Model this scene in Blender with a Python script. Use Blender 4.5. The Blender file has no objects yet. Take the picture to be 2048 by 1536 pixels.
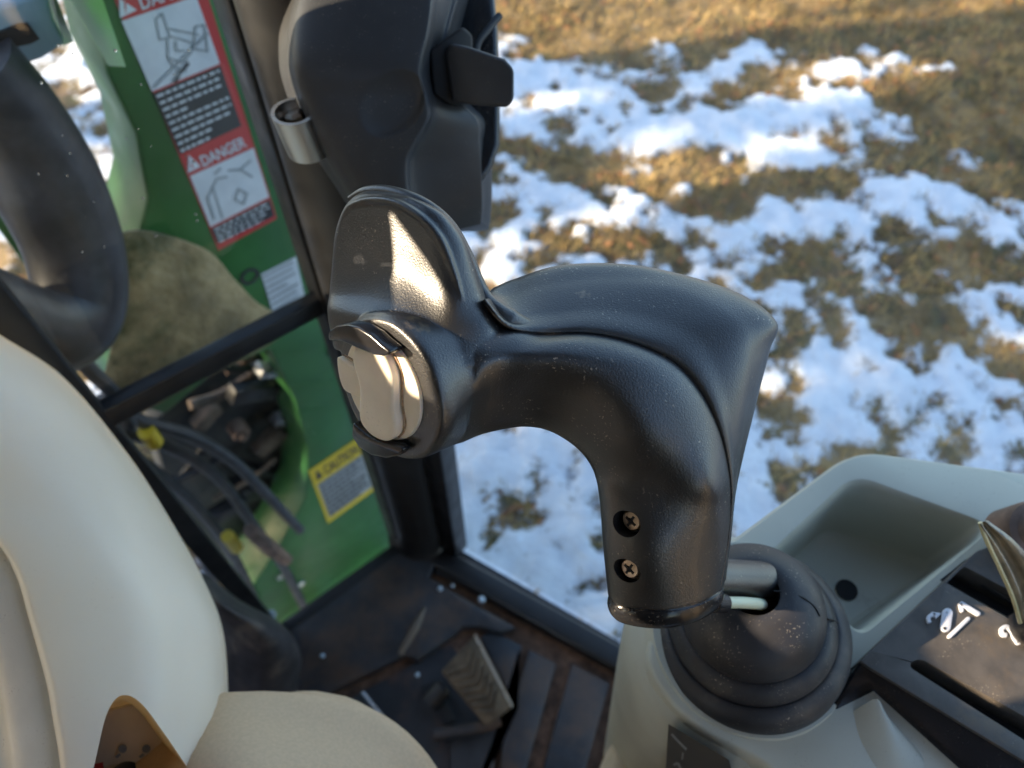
import bpy, bmesh, math, random
import numpy as np
from mathutils import Vector, Matrix
random.seed(4); rng = np.random.default_rng(4)
sc = bpy.context.scene
COL = sc.collection
R = math.radians
# ---------------------------------------------------------------- camera
PITCH = R(55.5); CZ = 1.77; F = 1539.0
cp, sp = math.cos(PITCH), math.sin(PITCH)
C = np.array([0.0, 0.0, CZ])
RIGHT = np.array([1.0, 0, 0]); UP = np.array([0, sp, cp]); FWD = np.array([0, cp, -sp])
cam = bpy.data.cameras.new("Camera"); camo = bpy.data.objects.new("Camera", cam); COL.objects.link(camo)
camo.location = C; camo.rotation_euler = (math.pi/2 - PITCH, 0, 0)
cam.sensor_width = 36.0; cam.lens = 36.0*F/2048.0
cam.clip_start = 0.02; cam.clip_end = 500
cam.dof.use_dof = True; cam.dof.focus_distance = 0.305; cam.dof.aperture_fstop = 9.0
sc.camera = camo
# ---------------------------------------------------------------- light
SUN_AZ = (-0.985, -0.17); SUN_EL = R(21)
L = np.array([SUN_AZ[0]*math.cos(SUN_EL), SUN_AZ[1]*math.cos(SUN_EL), math.sin(SUN_EL)]); L /= np.linalg.norm(L)
w = bpy.data.worlds.new("World"); sc.world = w; w.use_nodes = True
nt = w.node_tree; nt.nodes.clear()
sky = nt.nodes.new("ShaderNodeTexSky"); sky.sky_type = 'NISHITA'; sky.sun_disc = False
sky.sun_elevation = SUN_EL; sky.sun_rotation = math.atan2(L[0], L[1]); sky.air_density = 1.0; sky.dust_density = 1.2; sky.ozone_density = 1.2
bg = nt.nodes.new("ShaderNodeBackground"); bg.inputs[1].default_value = 0.15
wo = nt.nodes.new("ShaderNodeOutputWorld")
nt.links.new(sky.outputs[0], bg.inputs[0]); nt.links.new(bg.outputs[0], wo.inputs[0])
sun = bpy.data.lights.new("Sun", 'SUN'); sun.energy = 4.2; sun.angle = R(0.5); sun.color = (1.0, 0.80, 0.56)
suno = bpy.data.objects.new("Sun", sun); COL.objects.link(suno)
suno.rotation_euler = Vector(L).to_track_quat('Z', 'Y').to_euler(); suno.location = (-3, -1, 4)
sc.view_settings.view_transform = 'Standard'; sc.view_settings.look = 'None'
sc.view_settings.exposure = 1.9; sc.view_settings.gamma = 1.0
sc.cycles.max_bounces = 8; sc.cycles.transparent_max_bounces = 12; sc.cycles.caustics_reflective = False; sc.cycles.caustics_refractive = False
sc.cycles.sample_clamp_indirect = 4.0
# ---------------------------------------------------------------- geometry helpers
def ray(px, py): return FWD + (px-1024.0)/F*RIGHT + (768.0-py)/F*UP
def P(px, py, t): return C + t*ray(px, py)
def H(px, py, z):                       # onto the horizontal plane z metres relative to the camera
    r = ray(px, py); return C + r*(z/r[2])
def PL(px, py, n, d):                   # onto the plane n.(p-C) = d
    r = ray(px, py); return C + r*(d/np.dot(n, r))
def unit(v): v = np.asarray(v, float); return v/np.linalg.norm(v)
BASE = {}
def thing(name, label, cat, loc, group=None):
    o = bpy.data.objects.new(name, None); COL.objects.link(o); o.location = Vector([float(a) for a in loc]); o.empty_display_size = 0.02
    o['label'] = label; o['category'] = cat
    if group: o['group'] = group
    BASE[o.name] = np.array(loc, float); return o
def tag(o, label, cat, group=None):
    o['label'] = label; o['category'] = cat
    if group: o['group'] = group
    return o
def obj(name, verts, faces, m, parent=None, smooth=True, sharp=None, bevel=0, bseg=2, sub=0, label=None, kind=None):
    verts = np.asarray(verts, float); base = np.zeros(3)
    if parent is not None: base = BASE[parent.name]
    me = bpy.data.meshes.new(name); me.from_pydata((verts-base).tolist(), [], [list(map(int, f)) for f in faces]); me.update()
    me.materials.append(m)
    if smooth: me.shade_smooth()
    if sharp is not None: me.set_sharp_from_angle(angle=R(sharp))
    o = bpy.data.objects.new(name, me); COL.objects.link(o)
    if parent is not None: o.parent = parent
    BASE[o.name] = base
    if bevel:
        b = o.modifiers.new("b", 'BEVEL'); b.width = bevel; b.segments = bseg; b.limit_method = 'ANGLE'; b.angle_limit = R(35)
    if sub:
        s = o.modifiers.new("s", 'SUBSURF'); s.levels = sub; s.render_levels = sub
    if label: o['label'] = label
    if kind: o['kind'] = kind
    return o
def crspline(pts, n, closed=False):
    """Catmull-Rom through rows of pts (k, ...) giving n samples per span"""
    pts = np.asarray(pts, float); k = len(pts); out = []
    spans = k if closed else k-1
    for i in range(spans):
        if closed: p0, p1, p2, p3 = pts[(i-1) % k], pts[i], pts[(i+1) % k], pts[(i+2) % k]
        else: p1, p2 = pts[i], pts[i+1]; p0 = pts[i-1] if i > 0 else 2*p1-p2; p3 = pts[i+2] if i+2 < k else 2*p2-p1
        for j in range(n):
            t = j/n
            out.append(0.5*((2*p1)+(-p0+p2)*t+(2*p0-5*p1+4*p2-p3)*t*t+(-p0+3*p1-3*p2+p3)*t**3))
    if not closed: out.append(pts[-1])
    return np.array(out)
def grid_surface(rows, nu, nv, ring=True, fn=None, caps=True):
    """rows: list of control loops. returns verts, faces (optionally capped)"""
    g = np.array(rows, float)
    g = crspline(g, nu, False)                       # along
    g = np.array([crspline(r, nv, ring) for r in g])
    a, b = g.shape[:2]
    pts = g.reshape(-1, g.shape[2])
    if fn is not None: pts = fn(pts)
    faces = []
    for i in range(a-1):
        for j in range(b if ring else b-1):
            j2 = (j+1) % b
            faces.append((i*b+j, i*b+j2, (i+1)*b+j2, (i+1)*b+j))
    pts = list(map(np.array, pts))
    if ring and caps:
        for i, flip in ((0, True), (a-1, False)):
            c = len(pts); pts.append(np.mean([pts[i*b+j] for j in range(b)], axis=0))
            for j in range(b):
                j2 = (j+1) % b
                faces.append((i*b+j2, i*b+j, c) if flip else (i*b+j, i*b+j2, c))
    return np.array(pts), faces
def pxd(t0, unit_=0.0002):
    return lambda a: np.array([P(x, y, t0+d*unit_) for x, y, d in a])
def pxt(a): return np.array([P(x, y, t) for x, y, t in a])
def frame(d):
    d = unit(d); h = np.array([0, 0, 1.0]) if abs(d[2]) < 0.9 else np.array([1.0, 0, 0])
    u = unit(np.cross(h, d)); return u, np.cross(d, u)
def tube_mesh(path, rad, n=14, samples=8, caps=True):
    path = crspline(path, samples); k = len(path)
    rad = np.interp(np.linspace(0, 1, k), np.linspace(0, 1, len(np.atleast_1d(rad))), np.atleast_1d(rad)) if np.ndim(rad) else np.full(k, rad)
    tang = np.gradient(path, axis=0); u, v = frame(tang[0]); V = []; Fc = []
    for i in range(k):
        t = unit(tang[i]); u = unit(u-np.dot(u, t)*t); v = np.cross(t, u)
        for j in range(n):
            a = 2*math.pi*j/n; V.append(path[i]+rad[i]*(math.cos(a)*u+math.sin(a)*v))
    for i in range(k-1):
        for j in range(n):
            j2 = (j+1) % n; Fc.append((i*n+j, i*n+j2, (i+1)*n+j2, (i+1)*n+j))
    if caps: Fc.append(tuple(range(n))[::-1]); Fc.append(tuple((k-1)*n+j for j in range(n)))
    return V, Fc
def lathe_mesh(o, axis, prof, n=64, ref=None):
    o = np.asarray(o, float); axis = unit(axis); u, v = frame(axis)
    if ref is not None: u = unit(ref-np.dot(ref, axis)*axis); v = np.cross(axis, u)
    V = []; Fc = []
    for s, r in prof:
        for j in range(n):
            a = 2*math.pi*j/n; V.append(o+axis*s+r*(math.cos(a)*u+math.sin(a)*v))
    for i in range(len(prof)-1):
        for j in range(n):
            j2 = (j+1) % n; Fc.append((i*n+j, i*n+j2, (i+1)*n+j2, (i+1)*n+j))
    if prof[0][1] > 1e-6: Fc.append(tuple(range(n))[::-1])
    if prof[-1][1] > 1e-6: Fc.append(tuple((len(prof)-1)*n+j for j in range(n)))
    return V, Fc
def prism_mesh(poly, vec):
    poly = np.asarray(poly, float); n = len(poly); vec = np.asarray(vec, float)
    V = np.vstack([poly, poly+vec]); Fc = [tuple(range(n))[::-1], tuple(range(n, 2*n))]
    for i in range(n):
        j = (i+1) % n; Fc.append((i, j, n+j, n+i))
    return V, Fc
def fix_normals(o):
    bm = bmesh.new(); bm.from_mesh(o.data); bmesh.ops.recalc_face_normals(bm, faces=bm.faces); bm.to_mesh(o.data); bm.free()
def prism(name, poly, vec, m, parent=None, bevel=0.0, bseg=2, **k):
    V, Fc = prism_mesh(poly, vec)
    o = obj(name, V, Fc, m, parent, smooth=bevel > 0, bevel=bevel, bseg=bseg, **k); fix_normals(o); return o
def tube(name, path, rad, m, parent=None, n=14, **k):
    V, Fc = tube_mesh(path, rad, n); o = obj(name, V, Fc, m, parent, sharp=60, **k); fix_normals(o); return o
def lathe(name, o_, axis, prof, m, parent=None, n=64, sharp=35, ref=None, **k):
    V, Fc = lathe_mesh(o_, axis, prof, n, ref); o = obj(name, V, Fc, m, parent, sharp=sharp, **k); fix_normals(o); return o
def join(parts):
    V = []; Fc = []
    for v, f in parts:
        b = len(V); V += [np.asarray(a, float) for a in v]; Fc += [tuple(i+b for i in q) for q in f]
    return V, Fc
def bake(o, name=None):
    """apply modifiers of o to a fresh mesh"""
    dg = bpy.context.evaluated_depsgraph_get(); dg.update()
    me = bpy.data.meshes.new_from_object(o.evaluated_get(dg), depsgraph=dg)
    o.modifiers.clear(); o.data = me; return o
def box_mesh(c, ax, ay, az):
    c = np.asarray(c, float); V = [c+sx*ax+sy*ay+sz*az for sx in (-1, 1) for sy in (-1, 1) for sz in (-1, 1)]
    return V, [(0, 1, 3, 2), (4, 6, 7, 5), (0, 4, 5, 1), (2, 3, 7, 6), (0, 2, 6, 4), (1, 5, 7, 3)]
def box(name, lo, hi, m, parent=None, bevel=0.0, **k):
    lo = np.array(lo, float); hi = np.array(hi, float); c = (lo+hi)/2; h = (hi-lo)/2
    V, Fc = box_mesh(c, np.array([h[0], 0, 0]), np.array([0, h[1], 0]), np.array([0, 0, h[2]]))
    o = obj(name, V, Fc, m, parent, smooth=bevel > 0, bevel=bevel, **k); fix_normals(o); return o
# ---------------------------------------------------------------- numpy noise
def _h(ix, iy, s):
    n = (ix.astype(np.int64)*374761393+iy.astype(np.int64)*668265263+s*974711) & 0x7fffffff
    n = ((n ^ (n >> 13))*1274126177) & 0x7fffffff
    return ((n ^ (n >> 16)) & 0xffff)/65535.0
def vnoise(x, y, s=0):
    ix = np.floor(x); iy = np.floor(y); fx = x-ix; fy = y-iy; fx = fx*fx*(3-2*fx); fy = fy*fy*(3-2*fy)
    a = _h(ix, iy, s); b = _h(ix+1, iy, s); c = _h(ix, iy+1, s); d = _h(ix+1, iy+1, s)
    return (a*(1-fx)+b*fx)*(1-fy)+(c*(1-fx)+d*fx)*fy
def fbm(x, y, s=0, o=4):
    r = 0; a = 0.5
    for i in range(o): r = r+a*vnoise(x*2**i, y*2**i, s+i*17); a *= 0.5
    return r
# ---------------------------------------------------------------- materials
def mat(name, col, rough=0.5, metal=0.0, var=0.0, vscale=20, bump=0.0, bscale=400, dirt=None, dirt_amt=0.0, dscale=12, spec=0.5, coat=0.0, sss=0.0, rvar=0.0, speck=0.0, bdist=0.001, detail=4):
    m = bpy.data.materials.new(name); m.use_nodes = True; t = m.node_tree; b = t.nodes["Principled BSDF"]
    N = t.nodes.new; Lk = t.links.new
    b.inputs["Base Color"].default_value = (*col, 1); b.inputs["Roughness"].default_value = rough; b.inputs["Metallic"].default_value = metal
    b.inputs["Specular IOR Level"].default_value = spec; b.inputs["Coat Weight"].default_value = coat
    if sss: b.inputs["Subsurface Weight"].default_value = sss; b.inputs["Subsurface Radius"].default_value = (0.006, 0.004, 0.002); b.inputs["Subsurface Scale"].default_value = 1.0
    tc = N("ShaderNodeTexCoord"); cur = None
    def noise(scale, d=4, rough_=0.55):
        n = N("ShaderNodeTexNoise"); n.inputs["Scale"].default_value = scale; n.inputs["Detail"].default_value = d; n.inputs["Roughness"].default_value = rough_
        Lk(tc.outputs["Object"], n.inputs["Vector"]); return n
    def ramp(src, lo, hi):
        r = N("ShaderNodeMapRange"); r.inputs[1].default_value = lo; r.inputs[2].default_value = hi; r.interpolation_type = 'SMOOTHSTEP'; Lk(src, r.inputs[0]); return r.outputs[0]
    def mix(fac, a, c):
        x = N("ShaderNodeMix"); x.data_type = 'RGBA'
        Lk(fac, x.inputs[0])
        if isinstance(a, tuple): x.inputs[6].default_value = (*a, 1)
        else: Lk(a, x.inputs[6])
        if isinstance(c, tuple): x.inputs[7].default_value = (*c, 1)
        else: Lk(c, x.inputs[7])
        return x.outputs[2]
    if var:
        n = noise(vscale); cur = mix(ramp(n.outputs[0], 0.3, 0.7), tuple(c*(1-var) for c in col), tuple(min(1, c*(1+var)) for c in col))
    if dirt is not None:
        n = noise(dscale, 6, 0.65); cur = mix(ramp(n.outputs[0], 0.72-dirt_amt*0.4, 0.92-dirt_amt*0.3), cur if cur is not None else col, dirt)
    if speck:
        n = noise(900, 2, 0.5); n2 = noise(60, 2); 
        mu = N("ShaderNodeMath"); mu.operation = 'MULTIPLY'; Lk(ramp(n.outputs[0], 0.645, 0.70), mu.inputs[0]); Lk(ramp(n2.outputs[0], 0.45, 0.7), mu.inputs[1])
        m2 = N("ShaderNodeMath"); m2.operation = 'MULTIPLY'; Lk(mu.outputs[0], m2.inputs[0]); m2.inputs[1].default_value = speck
        cur = mix(m2.outputs[0], cur if cur is not None else col, (0.32, 0.27, 0.21))
    if cur is not None: Lk(cur, b.inputs["Base Color"])
    if rvar:
        n = noise(35, 5); r = N("ShaderNodeMapRange"); Lk(n.outputs[0], r.inputs[0]); r.inputs[1].default_value = 0.3; r.inputs[2].default_value = 0.7
        r.inputs[3].default_value = rough-rvar; r.inputs[4].default_value = rough+rvar; Lk(r.outputs[0], b.inputs["Roughness"])
    if bump:
        n = noise(bscale, detail); bp = N("ShaderNodeBump"); bp.inputs["Strength"].default_value = bump; bp.inputs["Distance"].default_value = bdist
        Lk(n.outputs[0], bp.inputs["Height"]); Lk(bp.outputs[0], b.inputs["Normal"])
    return m
M = {}
M['grip'] = mat('grip plastic', (0.010, 0.010, 0.011), 0.39, coat=.08, var=0.15, vscale=60, bump=0.40, bscale=1300, bdist=0.0004, detail=2, rvar=0.05, speck=0.9, spec=1.0)
M['gloss'] = mat('smooth black plastic', (0.012, 0.012, 0.014), 0.22, speck=0.5, rvar=0.06, bump=0.05, bscale=300)
M['house'] = mat('charcoal moulded plastic', (0.028, 0.029, 0.032), 0.5, var=0.15, vscale=30, bump=0.15, bscale=900, bdist=0.0003, speck=0.4, rvar=0.05)
M['black'] = mat('black painted steel', (0.012, 0.012, 0.013), 0.42, var=0.3, vscale=15, bump=0.08, bscale=120, rvar=0.1)
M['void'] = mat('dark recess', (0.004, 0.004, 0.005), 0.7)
M['cream'] = mat('cream rubber', (0.88, 0.77, 0.62), 0.5, var=0.05, vscale=60, sss=0.25, dirt=(0.30, 0.20, 0.12), dirt_amt=0.12, dscale=70, speck=0.25, bump=0.06, bscale=900, bdist=0.0003)
M['creamdirt'] = mat('grimy crease', (0.36, 0.24, 0.15), 0.7, var=0.4, vscale=700)
M['rubber'] = mat('boot rubber', (0.020, 0.020, 0.024), 0.55, var=0.3, vscale=40, bump=0.2, bscale=500, bdist=0.0004, dirt=(0.10, 0.085, 0.07), dirt_amt=0.62, dscale=24, speck=1.0, rvar=0.08)
M['console'] = mat('grey green moulded plastic', (0.52, 0.51, 0.42), 0.42, var=0.06, vscale=10, bump=0.05, bscale=800, bdist=0.0003, dirt=(0.20, 0.15, 0.10), dirt_amt=0.22, dscale=22, speck=0.7, rvar=0.06)
M['panel'] = mat('dusty black gate plastic', (0.075, 0.066, 0.057), 0.5, var=0.2, vscale=80, bump=0.25, bscale=1400, bdist=0.0003, dirt=(0.12, 0.09, 0.06), dirt_amt=0.55, dscale=45, speck=0.6)  # dusty plastic, lightened further to stand in for sun on the gate
M['white'] = mat('white raised symbol', (0.62, 0.64, 0.70), 0.4)
M['cover'] = mat('off white moulded cover', (0.92, 0.90, 0.80), 0.36, var=0.03, vscale=9, bump=0.02, bscale=300, rvar=0.05, speck=.2)
def translucent(m, col, f):
    t = m.node_tree; b = t.nodes["Principled BSDF"]; o = t.nodes["Material Output"]; tr = t.nodes.new("ShaderNodeBsdfTranslucent"); tr.inputs[0].default_value = (*col, 1)
    mx = t.nodes.new("ShaderNodeMixShader"); mx.inputs[0].default_value = f; t.links.new(b.outputs[0], mx.inputs[1]); t.links.new(tr.outputs[0], mx.inputs[2]); t.links.new(mx.outputs[0], o.inputs[0])
translucent(M['cover'], (.95, .87, .70), .36)
M['covergrey'] = mat('grey cover base', (0.66, 0.64, 0.56), 0.5, var=0.06, vscale=30, bump=0.06, bscale=600, speck=0.8)
M['tanwall'] = mat('amber inner wall', (.62, .38, .18), .5, sss=.3)  # backlit orange glow of the cover wall, painted in as amber
M['blind'] = mat('beige blind cloth', (.55, .45, .34), .8, var=.05, vscale=200)
translucent(M['blind'], (.85, .68, .50), .08)  # sun through the added screen gives a warm fill inside
translucent(M['tanwall'], (.9, .6, .3), .35)
M['tan'] = mat('tan key plate', (0.75, 0.62, 0.46), 0.5, var=0.08, vscale=30)
M['khaki'] = mat('khaki cloth', (0.64, 0.47, 0.31), 0.85, var=0.05, vscale=500, bump=0.3, bscale=2200, bdist=0.0004, spec=0.2)
M['mat'] = mat('black rubber mat', (0.022, 0.024, 0.029), 0.55, var=0.35, vscale=30, bump=0.3, bscale=200, dirt=(0.085, 0.05, 0.032), dirt_amt=0.75, dscale=11, rvar=0.08)
M['mud'] = mat('rusty mud', (0.14, 0.075, 0.045), 0.85, var=0.5, vscale=60, bump=0.6, bscale=180, bdist=0.003)
M['pedal'] = mat('muddy pedal rubber', (0.12, 0.085, 0.05), 0.7, var=0.35, vscale=60, bump=0.3, bscale=300)
M['steel'] = mat('zinc steel', (0.62, 0.62, 0.60), 0.30, metal=1.0, rvar=0.1, bump=0.05, bscale=100)
M['screw'] = mat('dull screw steel', (0.45, 0.36, 0.28), 0.42, metal=1.0, rvar=0.12, bump=0.3, bscale=1200, bdist=0.0004)
M['green'] = mat('green paint', (0.034, 0.135, 0.034), 0.38, var=0.2, vscale=8, dirt=(0.06, 0.08, 0.03), dirt_amt=0.25, dscale=8, rvar=0.08)
M['brightgreen'] = mat('bright green paint', (0.05, 0.30, 0.02), 0.4, var=.1, vscale=8)  # lighter copy of the arm green, with sunlight painted in
M['red'] = mat('red print', (0.50, 0.045, 0.04), 0.4); M['lwhite'] = mat('label white', (0.62, 0.66, 0.70), 0.4, var=0.06, vscale=40)
M['lblack'] = mat('label black', (0.03, 0.03, 0.032), 0.45); M['lgrey'] = mat('label grey', (0.25, 0.27, 0.28), 0.5); M['lline'] = mat('label line grey', (0.30, 0.33, 0.35), 0.5)
M['yellow'] = mat('yellow print', (0.62, 0.45, 0.02), 0.45); M['hose'] = mat('hose rubber', (0.035, 0.035, 0.04), 0.42, var=0.4, vscale=40, dirt=(0.13, 0.10, 0.07), dirt_amt=0.35, dscale=15)
M['rust'] = mat('rusty steel', (0.16, 0.10, 0.07), 0.7, var=0.5, vscale=40, bump=0.3, bscale=120)
M['brass'] = mat('worn amber plastic', (0.20, 0.16, 0.10), 0.22, var=0.3, vscale=60, bump=0.25, bscale=160, bdist=0.002, spec=0.8)
M['tube'] = mat('cream tube', (0.62, 0.66, 0.48), 0.35, sss=0.1)
M['ice'] = mat('snow chip', (0.45, 0.55, 0.65), 0.4)
M['blueplate'] = mat('pale blue steel', (0.30, 0.42, 0.50), 0.4, var=0.2, vscale=12)
M['bark'] = mat('bark', (0.10, 0.08, 0.06), 0.9, var=0.4, vscale=15, bump=0.5, bscale=30, bdist=0.01)
M['needle'] = mat('spruce needles', (.03, .06, .03), .8, var=.4, vscale=8)
M['liner'] = mat('grey cab lining', (0.13, 0.115, 0.095), 0.8, var=0.2, vscale=15)
M['coat'] = mat('brown jacket cloth', (0.07, 0.045, 0.025), 0.85, var=0.2, vscale=40)
def glass_mat():
    m = bpy.data.materials.new('window glass'); m.use_nodes = True; t = m.node_tree; t.nodes.clear(); N = t.nodes.new
    o = N("ShaderNodeOutputMaterial"); mx = N("ShaderNodeMixShader"); tr = N("ShaderNodeBsdfTransparent"); gl = N("ShaderNodeBsdfGlossy"); fr = N("ShaderNodeFresnel")
    tr.inputs[0].default_value = (0.93, 0.96, 0.95, 1); gl.inputs["Roughness"].default_value = 0.015; fr.inputs[0].default_value = 1.65
    tc = N("ShaderNodeTexCoord"); n = N("ShaderNodeTexNoise"); n.inputs["Scale"].default_value = 14; bp = N("ShaderNodeBump"); bp.inputs["Strength"].default_value = 0.1; bp.inputs["Distance"].default_value = 0.004
    t.links.new(tc.outputs["Object"], n.inputs["Vector"]); t.links.new(n.outputs[0], bp.inputs["Height"]); t.links.new(bp.outputs[0], gl.inputs["Normal"])
    t.links.new(fr.outputs[0], mx.inputs[0]); t.links.new(tr.outputs[0], mx.inputs[1]); t.links.new(gl.outputs[0], mx.inputs[2]); t.links.new(mx.outputs[0], o.inputs[0]); return m
M['glass'] = glass_mat()
def water_mat():
    m = bpy.data.materials.new('water drop'); m.use_nodes = True; b = m.node_tree.nodes["Principled BSDF"]
    b.inputs["Transmission Weight"].default_value = 1.0; b.inputs["Roughness"].default_value = 0.02; b.inputs["IOR"].default_value = 1.33; return m
M['water'] = water_mat()
def ground_mat():
    m = bpy.data.materials.new('snow and turf'); m.use_nodes = True; t = m.node_tree; b = t.nodes["Principled BSDF"]; N = t.nodes.new; Lk = t.links.new
    at = N("ShaderNodeAttribute"); at.attribute_name = "snow"; tc = N("ShaderNodeTexCoord")
    def noise(s, d=5):
        n = N("ShaderNodeTexNoise"); n.inputs["Scale"].default_value = s; n.inputs["Detail"].default_value = d; Lk(tc.outputs["Object"], n.inputs["Vector"]); return n
    def mix(f, a, c):
        x = N("ShaderNodeMix"); x.data_type = 'RGBA'
        for v, i in ((f, 0), (a, 6), (c, 7)):
            if isinstance(v, tuple): x.inputs[i].default_value = (*v, 1)
            else: Lk(v, x.inputs[i])
        return x.outputs[2]
    def mr(v, a, c):
        r = N("ShaderNodeMapRange"); r.inputs[1].default_value = a; r.inputs[2].default_value = c; Lk(v, r.inputs[0]); r.interpolation_type = 'SMOOTHSTEP'; return r.outputs[0]
    g1 = noise(18); g2 = noise(4); g3 = noise(70, 3)
    turf = mix(mr(g1.outputs[0], .35, .65), (0.13, 0.075, 0.035), (0.08, 0.075, 0.025))
    turf = mix(mr(g2.outputs[0], .45, .65), turf, (0.30, 0.20, 0.09))
    turf = mix(mr(g3.outputs[0], .5, .7), turf, (0.045, 0.03, 0.018))
    add = N("ShaderNodeMath"); add.operation = 'ADD'; sub = N("ShaderNodeMath"); sub.operation = 'MULTIPLY_ADD'
    Lk(g3.outputs[0], sub.inputs[0]); sub.inputs[1].default_value = 1.5; sub.inputs[2].default_value = -0.75; Lk(at.outputs["Fac"], add.inputs[0]); Lk(sub.outputs[0], add.inputs[1])
    f = mr(add.outputs[0], 0.30, 0.72)
    snow = mix(mr(g1.outputs[0], .3, .7), (0.60, 0.63, 0.68), (0.73, 0.75, 0.78))
    Lk(mix(f, turf, snow), b.inputs["Base Color"]); b.inputs["Roughness"].default_value = 0.75
    bp = N("ShaderNodeBump"); bp.inputs["Strength"].default_value = 0.6; bp.inputs["Distance"].default_value = 0.01; Lk(g3.outputs[0], bp.inputs["Height"]); Lk(bp.outputs[0], b.inputs["Normal"])
    return m
M['ground'] = ground_mat()
M['blade'] = mat('dry grass', (0.34, 0.23, 0.09), 0.8, var=0.5, vscale=6, spec=0.2); M['leaf'] = mat('dead leaf', (0.30, 0.13, 0.05), 0.7, var=0.5, vscale=10)
# ================================================================ SETTING: ground, snow, turf
FLOOR = -1.12
def axis_coords(a, b, step, far):
    fine = list(np.arange(a, b, step)); lo = []; x = a; s = step
    while x > -far: s *= 1.35; x -= s; lo.append(x)
    hi = []; x = fine[-1]; s = step
    while x < far: s *= 1.35; x += s; hi.append(x)
    return np.array(lo[::-1]+fine+hi)
gx = axis_coords(-1.7, 2.7, 0.0155, 90); gy = axis_coords(0.1, 3.7, 0.0155, 90)
X, Y = np.meshgrid(gx, gy)
def to_px(X, Y, Z):
    q = Z-CZ; t = Y*cp-q*sp; t = np.where(t < 0.05, 0.05, t); return 1024+F*X/t, 768-F*(Y*sp+q*cp)/t
PX, PY = to_px(X, Y, np.zeros_like(X))
wx = (fbm(X*3.2, Y*3.2, 5)-.47)*300; wy = (fbm(X*3.2, Y*3.2, 9)-.47)*150
qx, qy = PX+wx, PY+wy
S = np.full_like(X, 0.80)
blobs = [  # centre, radii, amount (negative: bare turf) where the photograph shows them
 (1400, 0, 900, 110, -1.3), (2050, 220, 170, 190, -1.3), (1900, 60, 500, 70, -1.0), (1350, 185, 80, 14, -.4), (1560, 190, 130, 24, -.8), (1850, 220, 200, 40, -.7),
 (1130, 350, 140, 45, -.9), (1400, 370, 170, 42, -1.1), (1640, 350, 90, 50, -.9), (1850, 300, 130, 70, -.6), (1960, 380, 150, 60, -.5),
 (1240, 475, 120, 30, -1.0), (1110, 190, 60, 22, -.5), (1480, 545, 190, 60, -.55), (1900, 530, 170, 35, -.6), (1700, 640, 260, 80, -.40), (1950, 650, 200, 90, -.35),
 (1640, 770, 140, 70, -.35), (1560, 860, 90, 40, -.3), (1900, 760, 60, 40, -.5), (1250, 930, 60, 25, -.3), (1030, 1040, 60, 30, -.25), (1180, 1010, 50, 25, -.25),
 (1780, 140, 200, 26, .9), (1330, 150, 230, 18, .8), (1080, 140, 120, 40, .8), (1250, 255, 260, 50, .8), (1560, 275, 240, 48, .8), (1100, 430, 180, 30, .5), (1700, 440, 360, 42, .8),
 (1830, 800, 120, 60, .5), (1950, 590, 60, 30, .3),
 (60, 540, 120, 100, -.4), (420, 900, 250, 260, -1.0), (500, 300, 250, 400, -.5)]
for cx, cy, rx, ry, am in blobs:
    S += am*np.exp(-(((qx-cx)/rx)**2+((qy-cy)/ry)**2))
S = np.where(S > .8, .8+(S-.8)*.5, S)+(fbm(X*7, Y*7, 31)-.47)*1.9+(fbm(X*19, Y*19, 41, 3)-.44)*2.3-.06
S = np.where((Y > 3.6) | (X < -3.0), 0.1+fbm(X*1.1, Y*1.1, 3), S)
sm = np.clip((S-.3)/.4, 0, 1); sm = sm*sm*(3-2*sm)
Z = sm*(0.006+0.022*fbm(X*6, Y*6, 77, 4)) + (fbm(X*16, Y*16, 11, 3)-.45)*(0.026) + (fbm(X*.8, Y*.8, 13, 2)-.4)*.05
V = np.stack([X, Y, Z], -1).reshape(-1, 3); ny, nx = X.shape
I = np.arange(ny*nx).reshape(ny, nx); Fc = np.stack([I[:-1, :-1], I[:-1, 1:], I[1:, 1:], I[1:, :-1]], -1).reshape(-1, 4)
g = obj('ground', V, Fc, M['ground']); g['kind'] = 'structure'; del g['kind']; g['kind'] = 'structure'
at = g.data.attributes.new("snow", 'FLOAT', 'POINT'); at.data.foreach_set("value", S.reshape(-1).astype(np.float32))
def ground_at(x, y):
    i = np.clip(np.searchsorted(gy, y)-1, 0, ny-2); j = np.clip(np.searchsorted(gx, x)-1, 0, nx-2); return Z[i, j], S[i, j]
def scatter(n, smax, blade):
    V = []; Fc = []
    x = rng.uniform(-1.6, 2.6, n); y = rng.uniform(.3, 3.65, n); z, s = ground_at(x, y)
    keep = s+rng.uniform(-.15, .15, n) < smax
    for a, b, c in zip(x[keep], y[keep], z[keep]):
        q = len(V); an = rng.uniform(0, 6.28); d = np.array([math.cos(an), math.sin(an), 0]); e = np.array([-d[1], d[0], 0]); p = np.array([a, b, c])
        if blade:
            h = rng.uniform(.012, .035); lean = rng.uniform(.3, 1.6); w_ = rng.uniform(.0012, .003)
            V += [p-d*w_, p+d*w_, p+e*h*lean+np.array([0, 0, h])]; Fc.append((q, q+1, q+2))
        else:
            r = rng.uniform(.008, .02); k = rng.uniform(-.3, .5, 4); up = np.array([0, 0, 1.0])
            V += [p-d*r+up*(.004+k[0]*r), p-e*r*.55+up*(.006), p+d*r+up*(.006+k[1]*r), p+e*r*.55+up*(.004+k[2]*r)]; Fc.append((q, q+1, q+2)); Fc.append((q, q+2, q+3))
    return V, Fc
V, Fc = scatter(110000, .50, True); o = obj('grass', V, Fc, M['blade'], smooth=False); tag(o, 'short dry golden brown grass showing between the snow patches', 'grass'); o['kind'] = 'stuff'
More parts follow.
